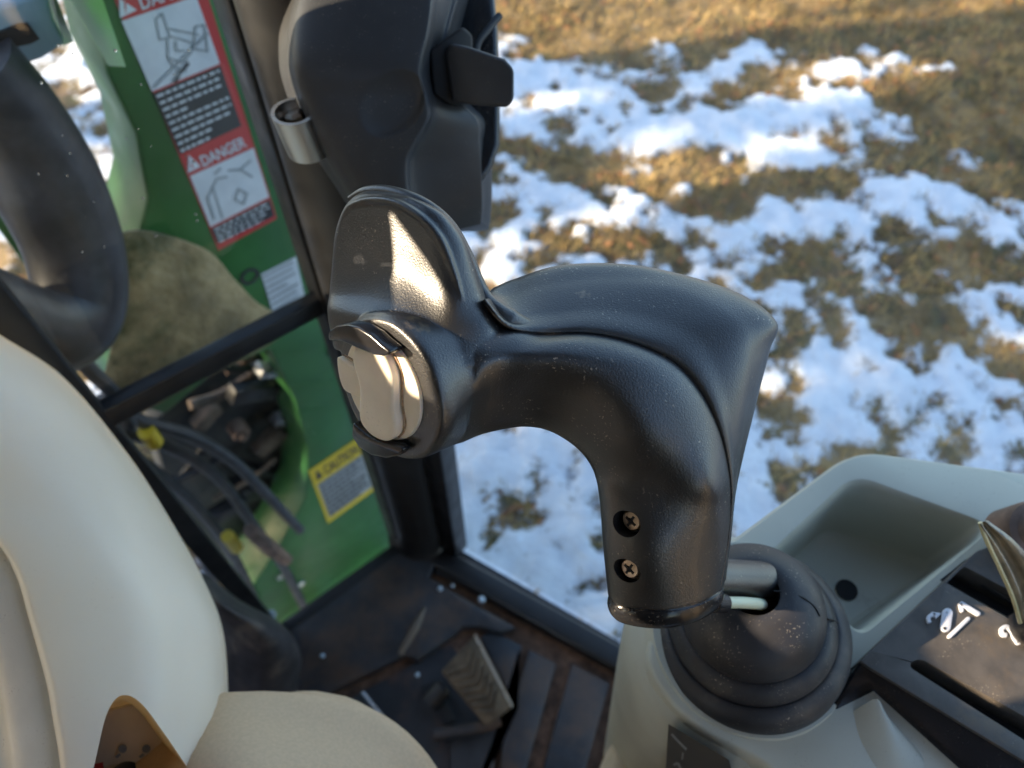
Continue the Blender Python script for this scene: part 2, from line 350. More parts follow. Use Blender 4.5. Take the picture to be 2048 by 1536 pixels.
V, Fc = scatter(3500, .38, False); o = obj('fallen_leaves', V, Fc, M['leaf'], smooth=False); tag(o, 'rusty brown dead leaves lying on the bare turf', 'leaves'); o['kind'] = 'stuff'
# ================================================================ CAB
NF = np.array([-.637, .771, 0.0]); DF = 0.485      # front pane plane
NR = np.array([.516, .857, 0.0]); DR = 0.356       # right window plane
def FP(px, py, off=0.0): return PL(px, py, NF, DF+off)
def RP(px, py, off=0.0): return PL(px, py, NR, DR+off)
Zv = np.array([0, 0, 1.0])
cab = thing('operator_cab', 'black steel operator cab with glass panes around the joystick', 'cab', (0, 0, CZ+FLOOR))
zt = 0.62                                           # roof underside above the camera
post_b = H(846, 1078, FLOOR)
V, Fc = lathe_mesh(post_b, Zv, [(0, .050), (.012, .052), (.022, .043), (.03, .037), (1.74, .037)], 40)
o = obj('corner_post', V, Fc, M['black'], cab, sharp=50); fix_normals(o)
# window seals either side of the post
def vstrip(name, p, wdir, w_, depth, m, z0=FLOOR, z1=zt, parent=cab, bevel=.002):
    p = np.array([p[0], p[1], 0.0]); a = p-wdir*w_/2; b = p+wdir*w_/2
    dd = np.array([-wdir[1], wdir[0], 0])*depth/2
    poly = [a-dd, b-dd, b+dd, a+dd]; poly = [q+np.array([0, 0, CZ+z0]) for q in poly]
    return prism(name, poly, np.array([0, 0, z1-z0]), m, parent, bevel=bevel)
dF = unit(np.array([NF[1], -NF[0], 0])); dR = unit(np.array([NR[1], -NR[0], 0]))
fr_r = FP(796, 1082); fr_l = FP(188, 835)
vstrip('pane_seal', fr_r, dF, .016, .03, M['black'])
vstrip('pane_post', fr_l, dF, .022, .024, M['black'])
vstrip('window_seal', post_b+dR*.05+NR*.012, dR, .03, .03, M['black'])
# crossbar of the narrow front pane
cb = [FP(188, 848), FP(690, 575)]
cbd = unit(cb[1]-cb[0]); 
V, Fc = tube_mesh([cb[0]-cbd*.01, (cb[0]+cb[1])/2, cb[1]], .0095, 4, 2)
prism('crossbar', [FP(178, 838, -.012), FP(650, 594, -.012), FP(655, 626, -.012), FP(203, 868, -.012)], NF*.014, M['black'], cab, bevel=.0012)
def sheet(name, corners, m, parent): 
    return obj(name, corners, [tuple(range(len(corners)))], m, parent, smooth=False)
def vert(p, z): return np.array([p[0], p[1], CZ+z])
sheet('front_pane', [vert(fr_l, FLOOR+.01), vert(fr_r, FLOOR+.01), vert(fr_r, zt), vert(fr_l, zt)], M['glass'], cab)
rw0 = post_b+dR*.05+NR*.015; rw1 = rw0+dR*1.1
sheet('side_window', [vert(rw0, FLOOR+.02), vert(rw1, FLOOR+.02), vert(rw1, zt), vert(rw0, zt)], M['glass'], cab)
# sills
s0 = H(880, 1088, FLOOR+.02); s1 = H(1265, 1303, FLOOR+.02); sd = unit(s1-s0); s2 = s1+sd*.7; inn = np.array([-.516, -.857, 0])
V, Fc = prism_mesh([s0-Zv*.06, s2-Zv*.06, s2+inn*.035-Zv*.06, s0+inn*.035-Zv*.06], Zv*.062)
o = obj('sill', V, Fc, M['black'], cab, bevel=.006, bseg=3); fix_normals(o)
f0 = H(545, 1262, FLOOR+.012); f1 = H(800, 1082, FLOOR+.012); fi = np.array([.637, -.771, 0])
o = prism('sill', [f0-Zv*.06, f1-Zv*.06, f1+fi*.022-Zv*.06, f0+fi*.022-Zv*.06], Zv*.07, M['black'], cab, bevel=.005, bseg=3)
# steel floor plate under the mat
fp = [H(380, 1300, FLOOR-.012), H(545, 1262, FLOOR-.012), H(800, 1082, FLOOR-.012), H(905, 1090, FLOOR-.012), s2-Zv*.032, vert((.75, -.75, 0), FLOOR-.012), vert((-.75, -.75, 0), FLOOR-.012), vert((-.75, .1, 0), FLOOR-.012)]
prism('floor_plate', fp, -Zv*.02, M['black'], cab)
# parts of the cab outside the frame that shade it and are mirrored in it
roof = [vert((-.72, .52, 0), zt), vert((.05, .58, 0), zt), vert((.55, .28, 0), zt), vert((.62, -.85, 0), zt), vert((-.72, -.85, 0), zt)]
prism('roof', roof, Zv*.07, M['liner'], cab, bevel=.01)
box('rear_wall', (-.72, -.87, CZ+FLOOR), (.62, -.85, CZ-.35), M['liner'], cab)
for x0 in (-.72, .54): box('rear_post', (x0, -.87, CZ-.35), (x0+.08, -.85, CZ+zt), M['black'], cab)
box('door_lower_panel', (-.735, -.85, CZ+FLOOR-.02), (-.715, .5, CZ-.62), M['liner'], cab)
for y0, y1 in ((-.85, -.70), (.42, .52)): box('door_post', (-.74, y0, CZ-.62), (-.70, y1, CZ+zt), M['black'], cab)
box('door_rail', (-.735, -.70, CZ+.42), (-.705, .42, CZ+zt), M['black'], cab)
# unseen beige screen added on the left, its gaps cut to shape the sunbeams
U_ = unit(np.array([-L[1], L[0], 0])); V_ = np.cross(L, U_); V_ = V_ if V_[2] > 0 else -V_
XB = -.37
def uv_to_mask(u, v):
    q = u*U_+v*V_; return C+q+L*((XB-q[0])/L[0])
gaps = [[(-.228, -.196), (-.205, -.1985), (-.184, -.2035), (-.165, -.212), (-.156, -.221), (-.164, -.2265), (-.178, -.2215), (-.19, -.2185), (-.208, -.2145)],
        [(-.102, -.283), (-.045, -.283), (-.045, -.300), (-.102, -.306)]]
def sun_mask():
    bm = bmesh.new(); base = BASE[cab.name]
    o_ = [C+np.array([XB, y, z]) for y, z in [(-.24, .42), (.345, .42), (.345, .2), (.345, -.26), (.25, -.359), (.10, -.375), (-.24, -.41)]]
    loops = [[bm.verts.new(p-base) for p in o_]]+[[bm.verts.new(uv_to_mask(*q)-base) for q in g_] for g_ in gaps]
    es = []
    for lp in loops: es += [bm.edges.new((lp[i], lp[(i+1) % len(lp)])) for i in range(len(lp))]
    bmesh.ops.triangle_fill(bm, use_beauty=True, use_dissolve=False, edges=es)
    me = bpy.data.meshes.new('side_blind'); bm.to_mesh(me); bm.free(); me.materials.append(M['blind'])
    o = bpy.data.objects.new('side_blind', me); COL.objects.link(o); o.parent = cab
    so = o.modifiers.new('s', 'SOLIDIFY'); so.thickness = .002
sun_mask()
# unseen trees added on the left, crowns thinned to shape streaked shade on the snow
def in_poly(px, py, poly):
    inside = np.zeros(px.shape, bool); n = len(poly)
    for i in range(n):
        x1, y1 = poly[i]; x2, y2 = poly[(i+1) % n]
        c = ((y1 > py) != (y2 > py)) & (px < (x2-x1)*(py-y1)/(y2-y1+1e-9)+x1); inside ^= c
    return inside
lit = [[(940, -60), (1900, -60), (1640, 30), (1240, 95), (1200, 130), (1190, 205), (1060, 205), (940, 240)],
       [(1470, 112), (1700, 45), (2048, -20), (2048, 35), (1760, 75), (1560, 125)], [(1580, 130), (1720, 108), (1960, 128), (1900, 165), (1600, 160)], [(1850, 60), (2048, 20), (2048, 60), (1900, 90)],
       [(1230, 345), (1330, 300), (1520, 285), (1740, 235), (1730, 270), (1520, 330), (1260, 362)], [(1215, 300), (1400, 235), (1420, 255), (1250, 315)],
       [(1280, 395), (1500, 330), (1545, 345), (1380, 400), (1300, 415)], [(1095, 450), (1220, 395), (1350, 405), (1320, 450), (1150, 470)],
       [(900, 590), (955, 480), (1120, 440), (1330, 470), (1280, 510), (1150, 500), (1090, 560), (980, 600)], [(1520, 180), (1700, 165), (1720, 195), (1560, 205)],
       [(-400, -200), (430, -200), (430, 800), (-400, 800)], [(1250, 1225), (1275, 1240), (1275, 1290), (1250, 1280)]]
for k, (tx, ty, n_) in enumerate([(-6.3, -.15, 7000), (-6.9, 1.45, 6000), (-6.5, -2.7, 6000)]):
    tr = thing('spruce_tree', ['tall dark spruce tree standing nearest the machine on its left', 'dark spruce tree farther forward on the left of the machine', 'dark spruce tree behind the machine on its left'][k], 'tree', (tx, ty, 0), 'spruce trees on the left')
    tube('trunk', [(tx, ty, -.1), (tx+.05, ty, 2.5), (tx, ty, 5.2), (tx, ty, 7)], [.16, .13, .08, .02], M['bark'], tr, n=12)
    z = rng.uniform(1.0, 6.8, n_); rr_ = (1.75*(1-(z-1.0)/6.2))**1.0*np.sqrt(rng.uniform(.02, 1, n_))+.1; a = rng.uniform(0, 2*math.pi, n_)
    x = tx+rr_*np.cos(a)*.8; y = ty+rr_*np.sin(a)*1.25
    s_ = z/L[2]; gx_ = x-L[0]*s_; gy_ = y-L[1]*s_; px, py = to_px(gx_, gy_, np.full_like(gx_, .03)); vis = (gy_*cp+(CZ)*sp) > .2
    rel = np.stack([x, y, z-CZ], 1); ru, rv = rel@U_, rel@V_; drop0 = (ru > -.50) & (ru < .85) & (rv > -.66) & (rv < .35)
    drop = np.zeros(n_, bool)
    for dx, dy in ((0, 0), (.05, 0), (-.05, 0), (0, .03), (0, -.03)):
        qx_, qy_ = to_px(gx_+dx, gy_+dy, np.full_like(gx_, .03))
        for poly in lit: drop |= in_poly(qx_, qy_, poly)
    keep = ~((drop & vis) | drop0); V = []; Fc = []
    for X_, Y_, Z_, A_ in zip(x[keep], y[keep], z[keep], a[keep]):
        q = len(V); p = np.array([X_, Y_, Z_]); d = unit(np.array([math.cos(A_), math.sin(A_), rng.uniform(-.6, .1)])); e = unit(np.cross(d, rng.normal(size=3))); l = rng.uniform(.08, .13)
        V += [p-d*l, p+e*l*.6, p+d*l, p-e*l*.6]; Fc.append((q, q+1, q+2, q+3))
    o = obj('crown', V, Fc, M['needle'], tr, smooth=False); o['kind'] = 'stuff'
box('side_trim', (.60, -.85, CZ+FLOOR), (.62, -.12, CZ-.06), mat('tan cab trim', (.62, .50, .35), .6), cab)  # unseen panel added to bounce warm sunlight back into the cab
box('side_post', (.58, -.16, CZ+FLOOR), (.62, -.10, CZ+zt), M['black'], cab)
# water drops on the front pane
parts = []
for k in range(70):
    px, py = (random.uniform(60, 420), random.uniform(60, 520)) if k < 30 else (random.uniform(250, 720), random.uniform(660, 1150))
    p = FP(px, py, -.001); r = random.uniform(.0004, .0011)
    v, f = lathe_mesh(p, -NF, [(0, r), (r*.35, r*.85), (r*.6, r*.45), (r*.68, 0)], 8); parts.append((v, f))
V, Fc = join(parts); o = obj('water_drops', V, Fc, M['water'], cab); o['kind'] = 'stuff'; fix_normals(o)
# ---------------------------------------------------------------- floor mat with raised pads
fm = thing('floor_mat', 'black rubber floor mat with raised strips and rusty mud in the grooves', 'floor mat', H(1000, 1300, FLOOR))
G = lambda px, py, dz=0.0: H(px, py, FLOOR+dz)
prism('mat_base', [G(470, 1300), G(555, 1268), G(800, 1095), G(905, 1105), G(1262, 1318), G(1500, 1450), G(1500, 2300), G(200, 2300), G(300, 1330)], -Zv*.008, M['mud'], fm)
pads = [[(985, 1264), (1044, 1296), (992, 1480), (976, 1700), (900, 1700), (900, 1480), (1030, 1420), (960, 1278)],
        [(1058, 1303), (1112, 1331), (1052, 1540), (1030, 1700), (990, 1700), (1004, 1480)],
        [(1142, 1330), (1218, 1370), (1164, 1560), (1148, 1700), (1062, 1700), (1084, 1540)],
        [(1242, 1372), (1330, 1420), (1290, 1700), (1180, 1700), (1194, 1560)],
        [(905, 1112), (1255, 1312), (1238, 1345), (1100, 1272), (925, 1176), (868, 1150)],
        [(470, 1310), (560, 1270), (800, 1098), (890, 1110), (858, 1162), (920, 1200), (1030, 1262), (1000, 1275), (960, 1262), (925, 1262), (915, 1272), (845, 1322), (838, 1330), (828, 1322), (812, 1318), (650, 1400), (560, 1450), (440, 1450)]]
for i, pd in enumerate(pads):
    prism('pad', [G(x, y, .001) for x, y in pd], Zv*(.012 if i < 5 else .02), M['mat'], fm, bevel=.003)
for x, y, r, lb in [(880, 1178, .004, 'pale snow bit on the mat just below the foot of the corner post'), (963, 1200, .0055, 'largest bright snow chip on the mat beside the side window sill'), (905, 1172, .0025, 'tiny snow chip between the two brighter ones near the post foot'),
                    (645, 1312, .0035, 'small snow chip in the middle of the flat mat left of the pedal'), (542, 1232, .009, 'pale blue snow lump in the front left corner under the narrow pane'), (835, 1350, .0035, 'small chip lying in the foot well left of the pedal')]:
    p = G(x, y, .022); v, f = lathe_mesh(p, Zv, [(-.002, r*.8), (r*.3, r), (r, r*.6), (r*1.2, 0.0)], 7)
    o = obj('snow_chip', v, f, M['ice']); tag(o, lb, 'snow chip', 'snow chips on the floor'); fix_normals(o)
# dirt-brown smear ridge near the front (shallow moulded rib)
o = tube('mat_ridge', [G(800, 1310, .02), G(830, 1255, .021), G(850, 1215, .02)], [.004, .007, .003], mat('dusty rib', (0.10, .075, .055), .6, var=.3), fm, n=8)
# pedals
ped = thing('travel_pedal', 'muddy brown pedal with chevron tread between the floor strips', 'pedal', G(955, 1370))
PZ = .05
q = [G(882, 1342, PZ), G(948, 1272, PZ+.012), G(1022, 1415, PZ+.005), G(972, 1452, PZ-.004)]
prism('pedal_plate', q, -Zv*.008, M['pedal'], ped, bevel=.002)
def bil(q, u, v): return q[0]*(1-u)*(1-v)+q[1]*u*(1-v)+q[2]*u*v+q[3]*(1-u)*v
for k in range(7):
    v0 = .16+k*.115; pts = [bil(q, .08, v0-.06), bil(q, .52, v0+.07), bil(q, .90, v0-.10)]
    pts = [pts[0], .5*(pts[0]+pts[1]), pts[1]*.98+.01*(pts[0]+pts[2]), .5*(pts[1]+pts[2]), pts[2]]; tube('tread', [p+Zv*.0015 for p in pts], .0026, M['pedal'], ped, n=6)
prism('pedal_edge', [q[1], q[2], q[2]-Zv*.012, q[1]-Zv*.012], unit(q[1]-q[0])*.004, M['steel'], ped)
lathe('pedal_hub', G(880, 1385, .03), unit(q[1]-q[0]), [(-.02, .012), (.006, .014), (.01, .010)], M['black'], ped, n=24)
prism('pedal_arm', [G(840, 1372, .02), G(868, 1362, .02), G(912, 1440, .02), G(890, 1450, .02)], -Zv*.01, M['void'], ped, bevel=.001)  # dark opening beside the pedal, its shade painted as a near-black slab
tube('pedal_rod', [G(870, 1470, .02), G(960, 1455, .03), G(1000, 1440, .03)], .008, M['mat'], ped)
ped2 = thing('second_pedal', 'dark pedal with thin bright steel edge nearly hidden behind the knee', 'pedal', G(740, 1420))
q2 = [G(655, 1420, .045), G(722, 1385, .045), G(775, 1450, .045), G(700, 1500, .045)]
prism('pedal_plate', q2, -Zv*.008, M['black'], ped2, bevel=.002)
prism('pedal_edge', [q2[1], q2[2], q2[2]-Zv*.012, q2[1]-Zv*.012], unit(q2[1]-q2[0])*.004, M['steel'], ped2)
prism('foot_well', [G(700, 1400, -.002), G(900, 1290, -.002), G(1010, 1430, -.002), G(980, 1560, -.002), G(700, 1560, -.002)], Zv*.006, mat('dirty well', (.022, .022, .026), .6, var=.3, dirt=(.13, .06, .035), dirt_amt=.6, dscale=16, bump=.4, bscale=120, bdist=.002), fm)
# black curved duct at the left of the floor
duct = thing('floor_duct', 'smooth black curved duct standing on the floor beside the white cover', 'duct', G(470, 1380))
rows = []
for y, xl, xr, t0 in ((1150, 330, 415, .80), (1200, 380, 480, .84), (1250, 430, 565, .87), (1310, 430, 598, .90), (1380, 430, 590, .93), (1500, 430, 575, .97)):
    w_ = (xr-xl)/F*t0; rows.append(pxt([(xl, y, t0), ((xl+xr)/2, y+8, t0-.06), (xr-20, y+4, t0-.03), (xr, y, t0+.03), ((xl+xr)/2, y-10, t0+.12), (xl, y, t0+.1)]))
V, Fc = grid_surface(rows, 6, 6); o = obj('duct_body', V, Fc, M['rubber'], duct); fix_normals(o)
# ================================================================ GREEN MACHINE ARM BEYOND THE PANE
DB = 0.70
def BP(px, py, off=0.0): return PL(px, py, NF, DB-off)
boom = thing('green_arm', 'green painted steel lifting arm with danger labels behind the front pane', 'machine arm', BP(600, 1240))
poly = [(150, -160), (190, 20), (215, 150), (272, 270), (296, 400), (270, 500), (238, 620), (232, 800), (330, 830), (430, 745), (540, 700), (590, 800), (618, 900), (610, 1000), (560, 1090), (500, 1180), (560, 1340), (900, 1230), (850, 900), (760, 600), (640, 100), (580, -160)]
prism('arm_plate', [BP(x, y) for x, y in poly], NF*.09, M['green'], boom, bevel=.004)
def flange(pts): prism('arm_flange', [BP(x, y, o_) for x, y, o_ in pts], NF*.006, M['brightgreen'], boom)
flange([(105, -60, .0), (185, -60, .11), (252, 134, .09), (218, 132, .04), (190, 62, .02)])
flange([(66, -40, .0), (100, -40, .06), (147, 84, .05), (126, 92, .02)])
prism('arm_edge_plate', [BP(x, y, .012) for x, y in [(0, 250), (30, 300), (60, 420), (95, 520), (60, 545), (-60, 380), (-60, 250)]], NF*.03, M['green'], boom, bevel=.003)
prism('pale_bracket', [BP(x, y, .06) for x, y in [(-80, 40), (95, -20), (110, 40), (135, 88), (85, 120), (-80, 175)]], NF*.04, M['blueplate'], boom, bevel=.004)  # sky reflection in the pane, painted as a pale plate with a dark gap
prism('bracket_hole', [BP(x, y, .063) for x, y in [(-60, 90), (38, 50), (58, 48), (80, 78), (62, 88), (0, 100), (-60, 130)]], NF*.003, M['void'], boom)
mud = crspline(np.array([(214, 490), (262, 462), (330, 470), (420, 505), (470, 560), (520, 610), (585, 650), (520, 700), (400, 762), (250, 840), (205, 800), (225, 690), (243, 640), (228, 560)], float), 4, True)  # tan patch: pane reflection of the sunlit trousers, painted onto the arm
o = prism('dried_mud', [BP(x, y, .004) for x, y in mud], NF*.003, mat('dried tan mud', (.30, .23, .115), .5, var=.4, vscale=14, bump=.9, bscale=22, bdist=.012, dirt=(.07, .08, .03), dirt_amt=.7, dscale=10), boom, bevel=.001)  # mud here is the outline of the painted trouser reflection
# labels, flat print in the plane of the arm
def quad(name, pts, off, m, parent): return obj(name, [BP(x, y, off) for x, y in pts], [tuple(range(len(pts)))], m, parent, smooth=False)
def lerp(a, b, t): return (a[0]+(b[0]-a[0])*t, a[1]+(b[1]-a[1])*t)
def qpt(q, u, v): return lerp(lerp(q[0], q[1], u), lerp(q[3], q[2], u), v)
def strokes(q, lines, wd, off):
    V = []; Fc = []
    for ln in lines:
        for a, b in zip(ln[:-1], ln[1:]):
            A = np.array(qpt(q, *a)); B = np.array(qpt(q, *b)); d = B-A; d = d/max(np.linalg.norm(d), 1e-6); n = np.array([-d[1], d[0]])*wd/2; A = A-d*wd*.3; B = B+d*wd*.3; k = len(V)
            V += [BP(*(A-n), off), BP(*(A+n), off), BP(*(B+n), off), BP(*(B-n), off)]; Fc.append((k, k+1, k+2, k+3))
            off += .00004
    return V, Fc
def text(name, body, o_, xd, yd, size, m, parent, bold=.0, ext=.0):
    cu = bpy.data.curves.new(name, 'FONT'); cu.body = body; cu.size = 1.0; cu.offset = bold; cu.extrude = ext; cu.resolution_u = 3
    ob = bpy.data.objects.new(name, cu); COL.objects.link(ob); bpy.context.view_layer.update()
    dg = bpy.context.evaluated_depsgraph_get(); me = bpy.data.meshes.new_from_object(ob.evaluated_get(dg), depsgraph=dg)
    co = np.empty(len(me.vertices)*3); me.vertices.foreach_get("co", co); co = co.reshape(-1, 3); faces = [list(p.vertices) for p in me.polygons]
    bpy.data.objects.remove(ob); xd = np.asarray(xd, float); yd = np.asarray(yd, float); nn = unit(np.cross(xd, yd))
    W = np.array(o_)+np.outer(co[:, 0]*size, xd)+np.outer(co[:, 1]*size, yd)+np.outer(co[:, 2], nn)
    return obj(name, W, faces, m, parent, smooth=False)
def label_text(name, body, a, b, up, off, m, parent, bold=.02):
    """text along the pixel line a->b with cap height reaching pixel point up (above a)"""
    A, B, U_ = BP(*a, off), BP(*b, off), BP(*up, off); n_est = 0.68*len(body)
    return text(name, body, A, (B-A)/n_est, (U_-A)/0.7, 1.0, m, parent, bold)
dl = obj('danger_label', [BP(x, y, .0012) for x, y in [(205, -58), (385, -105), (554, 437), (437, 501)]], [(0, 1, 2, 3)], M['red'], boom, smooth=False)
BASE[dl.name] = BASE[boom.name]
q1 = [(243, 42), (392, -8), (440, 127), (304, 183)]; qt1 = [(306, 187), (441, 131), (483, 252), (361, 309)]
q2_ = [(380, 352), (507, 296), (538, 394), (421, 454)]; qt2 = [(423, 458), (539, 399), (549, 432), (436, 488)]
quad('picture_panel', q1, .0018, M['lwhite'], dl); quad('picture_panel', q2_, .0018, M['lwhite'], dl)
quad('text_panel', qt1, .0018, M['lblack'], dl); quad('text_panel', qt2, .0018, M['lblack'], dl)
label_text('danger_word', 'DANGER', (283, 20), (400, -22), (274, -3), .0022, M['lwhite'], dl)
label_text('danger_word', 'DANGER', (406, 334), (494, 292), (397, 314), .0022, M['lwhite'], dl)
for tri in ([(240, 36), (238, -4), (274, 20)], [(376, 346), (377, 310), (402, 333)]):
    quad('warning_triangle', tri, .0022, M['lwhite'], dl)
V, Fc = strokes([(240, 36), (274, 20), (264, -8), (232, 4)], [[(.42, .35), (.5, .75)], [(.38, .18), (.40, .2)]], 3, .0026); obj('triangle_mark', V, Fc, M['red'], dl, smooth=False)
V, Fc = strokes([(376, 346), (402, 333), (395, 312), (369, 325)], [[(.40, .55), (.45, .25)], [(.40, .8), (.42, .82)]], 3, .0026); obj('triangle_mark', V, Fc, M['red'], dl, smooth=False)
mach = [[(.42, .12), (.52, .08), (.50, .42), (.36, .40), (.42, .12)], [(.52, .30), (.86, .52)], [(.50, .40), (.78, .62)], [(.86, .40), (.98, .42), (.90, .78), (.74, .68), (.86, .40)],
        [(.46, .44), (.38, .66), (.52, .80), (.68, .72), (.78, .60)], [(.38, .66), (.40, .80), (.52, .92), (.60, .80)], [(.55, .5), (.52, .62), (.62, .66)], [(.48, .85), (.34, .98)], [(.05, .96), (.98, .55)]]
V, Fc = strokes(q1, mach, 4.5, .0022); obj('pictogram', V, Fc, M['lline'], dl, smooth=False)
V, Fc = strokes(q1, [[(.44, .92), (.60, .84)], [(.42, .95), (.34, 1.0)]], 6, .0030); obj('pictogram', V, Fc, M['lblack'], dl, smooth=False)
V, Fc = strokes(q2_, [[(.25, .35), (.22, .95)], [(.12, .5), (.35, .25), (.5, .3)], [(.35, .15), (.45, .1)], [(.55, .2), (.72, .28), (.9, .2)], [(.72, .28), (.85, .5)], [(.6, .6), (.7, .75), (.6, .9), (.5, .75), (.6, .6)], [(.1, .9), (.12, .5)]], 4.5, .0022); obj('pictogram', V, Fc, M['lline'], dl, smooth=False)
def textlines(name, q, n, lens, wd, m, parent):
    ln = []
    for i in range(n):
        v = (i+.6)/n; x = .04
        while x < lens[i % len(lens)]:
            w_ = random.uniform(.03, .10); ln.append([(x, v), (min(x+w_, lens[i % len(lens)]), v)]); x += w_+.05
    V, Fc = strokes(q, ln, wd, .0022); o = obj(name, V, Fc, m, parent, smooth=False); o['kind'] = 'stuff'; return o
textlines('fine_print', qt1, 9, [.95, .95, .93, .35, .95, .95, .9, .6, .5], 5.0, M['lwhite'], dl)
textlines('fine_print', qt2, 4, [.95, .95, .9, .8], 3.4, M['lwhite'], dl)
wl = quad('white_label', [(522, 548), (592, 513), (609, 590), (546, 628)], .0015, M['lwhite'], boom); BASE[wl.name] = BASE[boom.name]
textlines('fine_print', [(522, 548), (592, 513), (609, 590), (546, 628)], 7, [.9, .8, .9, .6], 3.5, M['lgrey'], wl)
cc = BP(500, 553, .0015); uu, vv = dF, Zv
V = [cc+r*(math.cos(a)*uu+math.sin(a)*vv) for a in np.linspace(0, 2*math.pi, 24, endpoint=False) for r in (.008, .0125)]
obj('inspection_stamp', V, [(2*i, 2*i+1, (2*i+3) % 48, (2*i+2) % 48) for i in range(24)], M['lblack'], boom, smooth=False)
yq = [(617, 942), (722, 872), (756, 975), (656, 1047)]; cl = quad('caution_label', yq, .0015, M['yellow'], boom); BASE[cl.name] = BASE[boom.name]
quad('text_panel', [qpt(yq, .06, .30), qpt(yq, .94, .30), qpt(yq, .94, .93), qpt(yq, .06, .93)], .002, M['lgrey'], cl)
label_text('caution_word', 'CAUTION', qpt(yq, .24, .24), qpt(yq, .92, .24), qpt(yq, .23, .08), .0024, M['lblack'], cl)
quad('warning_triangle', [qpt(yq, .07, .24), qpt(yq, .12, .06), qpt(yq, .20, .22)], .0024, M['lblack'], cl)
textlines('fine_print', [qpt(yq, .06, .30), qpt(yq, .94, .30), qpt(yq, .94, .93), qpt(yq, .06, .93)], 8, [.9, .85, .9, .7], 3, M['lblack'], cl)
for x, y in [(700, 790), (665, 700), (560, 1150), (600, 1165)]:
    lathe('bolt', BP(x, y), -NF, [(0, .009), (.006, .009), (.008, .006)], M['steel'], boom, n=6)
# thick black sleeve and hoses beyond the pane
slv = thing('hose_sleeve', 'thick black bent rubber sleeve outside the front pane', 'hose', PL(60, 700, NF, DB-.1))
QP = lambda x, y, off=.1: PL(x, y, NF, DB-off)
tube('sleeve_body', [QP(-90, 130, .06), QP(15, 245, .06), QP(95, 370, .07), QP(150, 500, .09), QP(158, 620, .12), QP(95, 665, .14), QP(-20, 630, .14), QP(-120, 590, .14)], [.042, .042, .043, .040, .037, .037, .037, .037], M['hose'], slv, n=28)
hs = thing('hydraulic_hoses', 'bundle of dark hydraulic hoses with yellow tags low behind the pane', 'hoses', QP(500, 1150, .1))
for i, pth in enumerate([[(120, 800), (215, 880), (300, 935), (390, 1010), (460, 1100), (510, 1200), (540, 1280)], [(140, 800), (230, 858), (330, 890), (430, 950), (500, 1040), (570, 1140), (620, 1240)], [(200, 800), (290, 845), (380, 872), (455, 915), (510, 965), (600, 1060)], [(100, 650), (180, 740), (230, 790), (260, 850)], [(250, 900), (330, 990), (400, 1090), (430, 1190)]]):
    tube('hose', [QP(x, y, .02+.015*i) for x, y in pth], .0085, M['hose'], hs, n=12)
for x, y in [(455, 1072), (292, 862)]:
    p = QP(x, y, .06); V, Fc = tube_mesh([p, p+(QP(x+18, y+24, .06)-p)], .0105, 12, 2); obj('yellow_tag', V, Fc, M['yellow'], hs, sharp=40)
tube('hose_fitting', [QP(500, 1060, .08), QP(545, 1100, .08), QP(575, 1120, .08)], [.012, .014, .010], M['rust'], hs, n=6)
und = thing('machine_underframe', 'dark muddy steel underframe low behind the narrow pane', 'machine frame', PL(450, 1000, NF, DB+.12))
UPp = lambda x, y, o=0: PL(x, y, NF, DB+.12-o)
prism('frame_plate', [UPp(x, y) for x, y in [(300, 850), (430, 745), (560, 660), (720, 760), (720, 1100), (560, 1240), (430, 1090), (345, 1000)]], NF*.05, mat('muddy dark steel', (.03, .03, .025), .5, var=.5, vscale=20, dirt=(.09, .075, .05), dirt_amt=.5, dscale=12, bump=.4, bscale=40, bdist=.006), und, bevel=.005)
clut = [M['rust'], mat('dark grease', (.02, .02, .02), .35), mat('muddy bracket', (.14, .10, .07), .8, var=.5, vscale=30, bump=.5, bscale=80, bdist=.004), M['black'], mat('scuffed steel', (.35, .36, .37), .4, metal=.8, rvar=.15)]
rr2 = random.Random(11)
for k in range(26):
    x = rr2.uniform(330, 680); y = 690+rr2.uniform(0, 1)*480; 
    if x < 420 and y < 830: x += 90
    p = UPp(x, y, .02+rr2.uniform(0, .05)); ax_ = unit(dF*rr2.uniform(.5, 1)+Zv*rr2.uniform(-1, 1)); ay_ = unit(np.cross(NF, ax_)); l1, l2 = rr2.uniform(.012, .04), rr2.uniform(.005, .016)
    if k % 3 == 0:
        V, Fc = tube_mesh([p-ax_*l1*2, p+ay_*.01, p+ax_*l1*2.2], l2*.6, 10, 4); o = obj('pipe', V, Fc, clut[(1, 2, 1, 3, 4, 1, 3, 0, 2, 3)[rr2.randrange(10)]], und, sharp=50)
    else:
        V, Fc = box_mesh(p, ax_*l1, ay_*l2, NF*.012); o = obj('bracket', V, Fc, clut[(1, 2, 1, 3, 4, 1, 3, 0, 2, 3)[rr2.randrange(10)]], und, bevel=.002); fix_normals(o)
for x, y, r in [(470, 850, .016), (600, 960, .012)]:
    lathe('pin_boss', UPp(x, y, .03), -NF, [(0, r), (.02, r), (.026, r*.8), (.026, r*.45), (.034, r*.4), (.036, 0)], M['rust'], und, n=20)
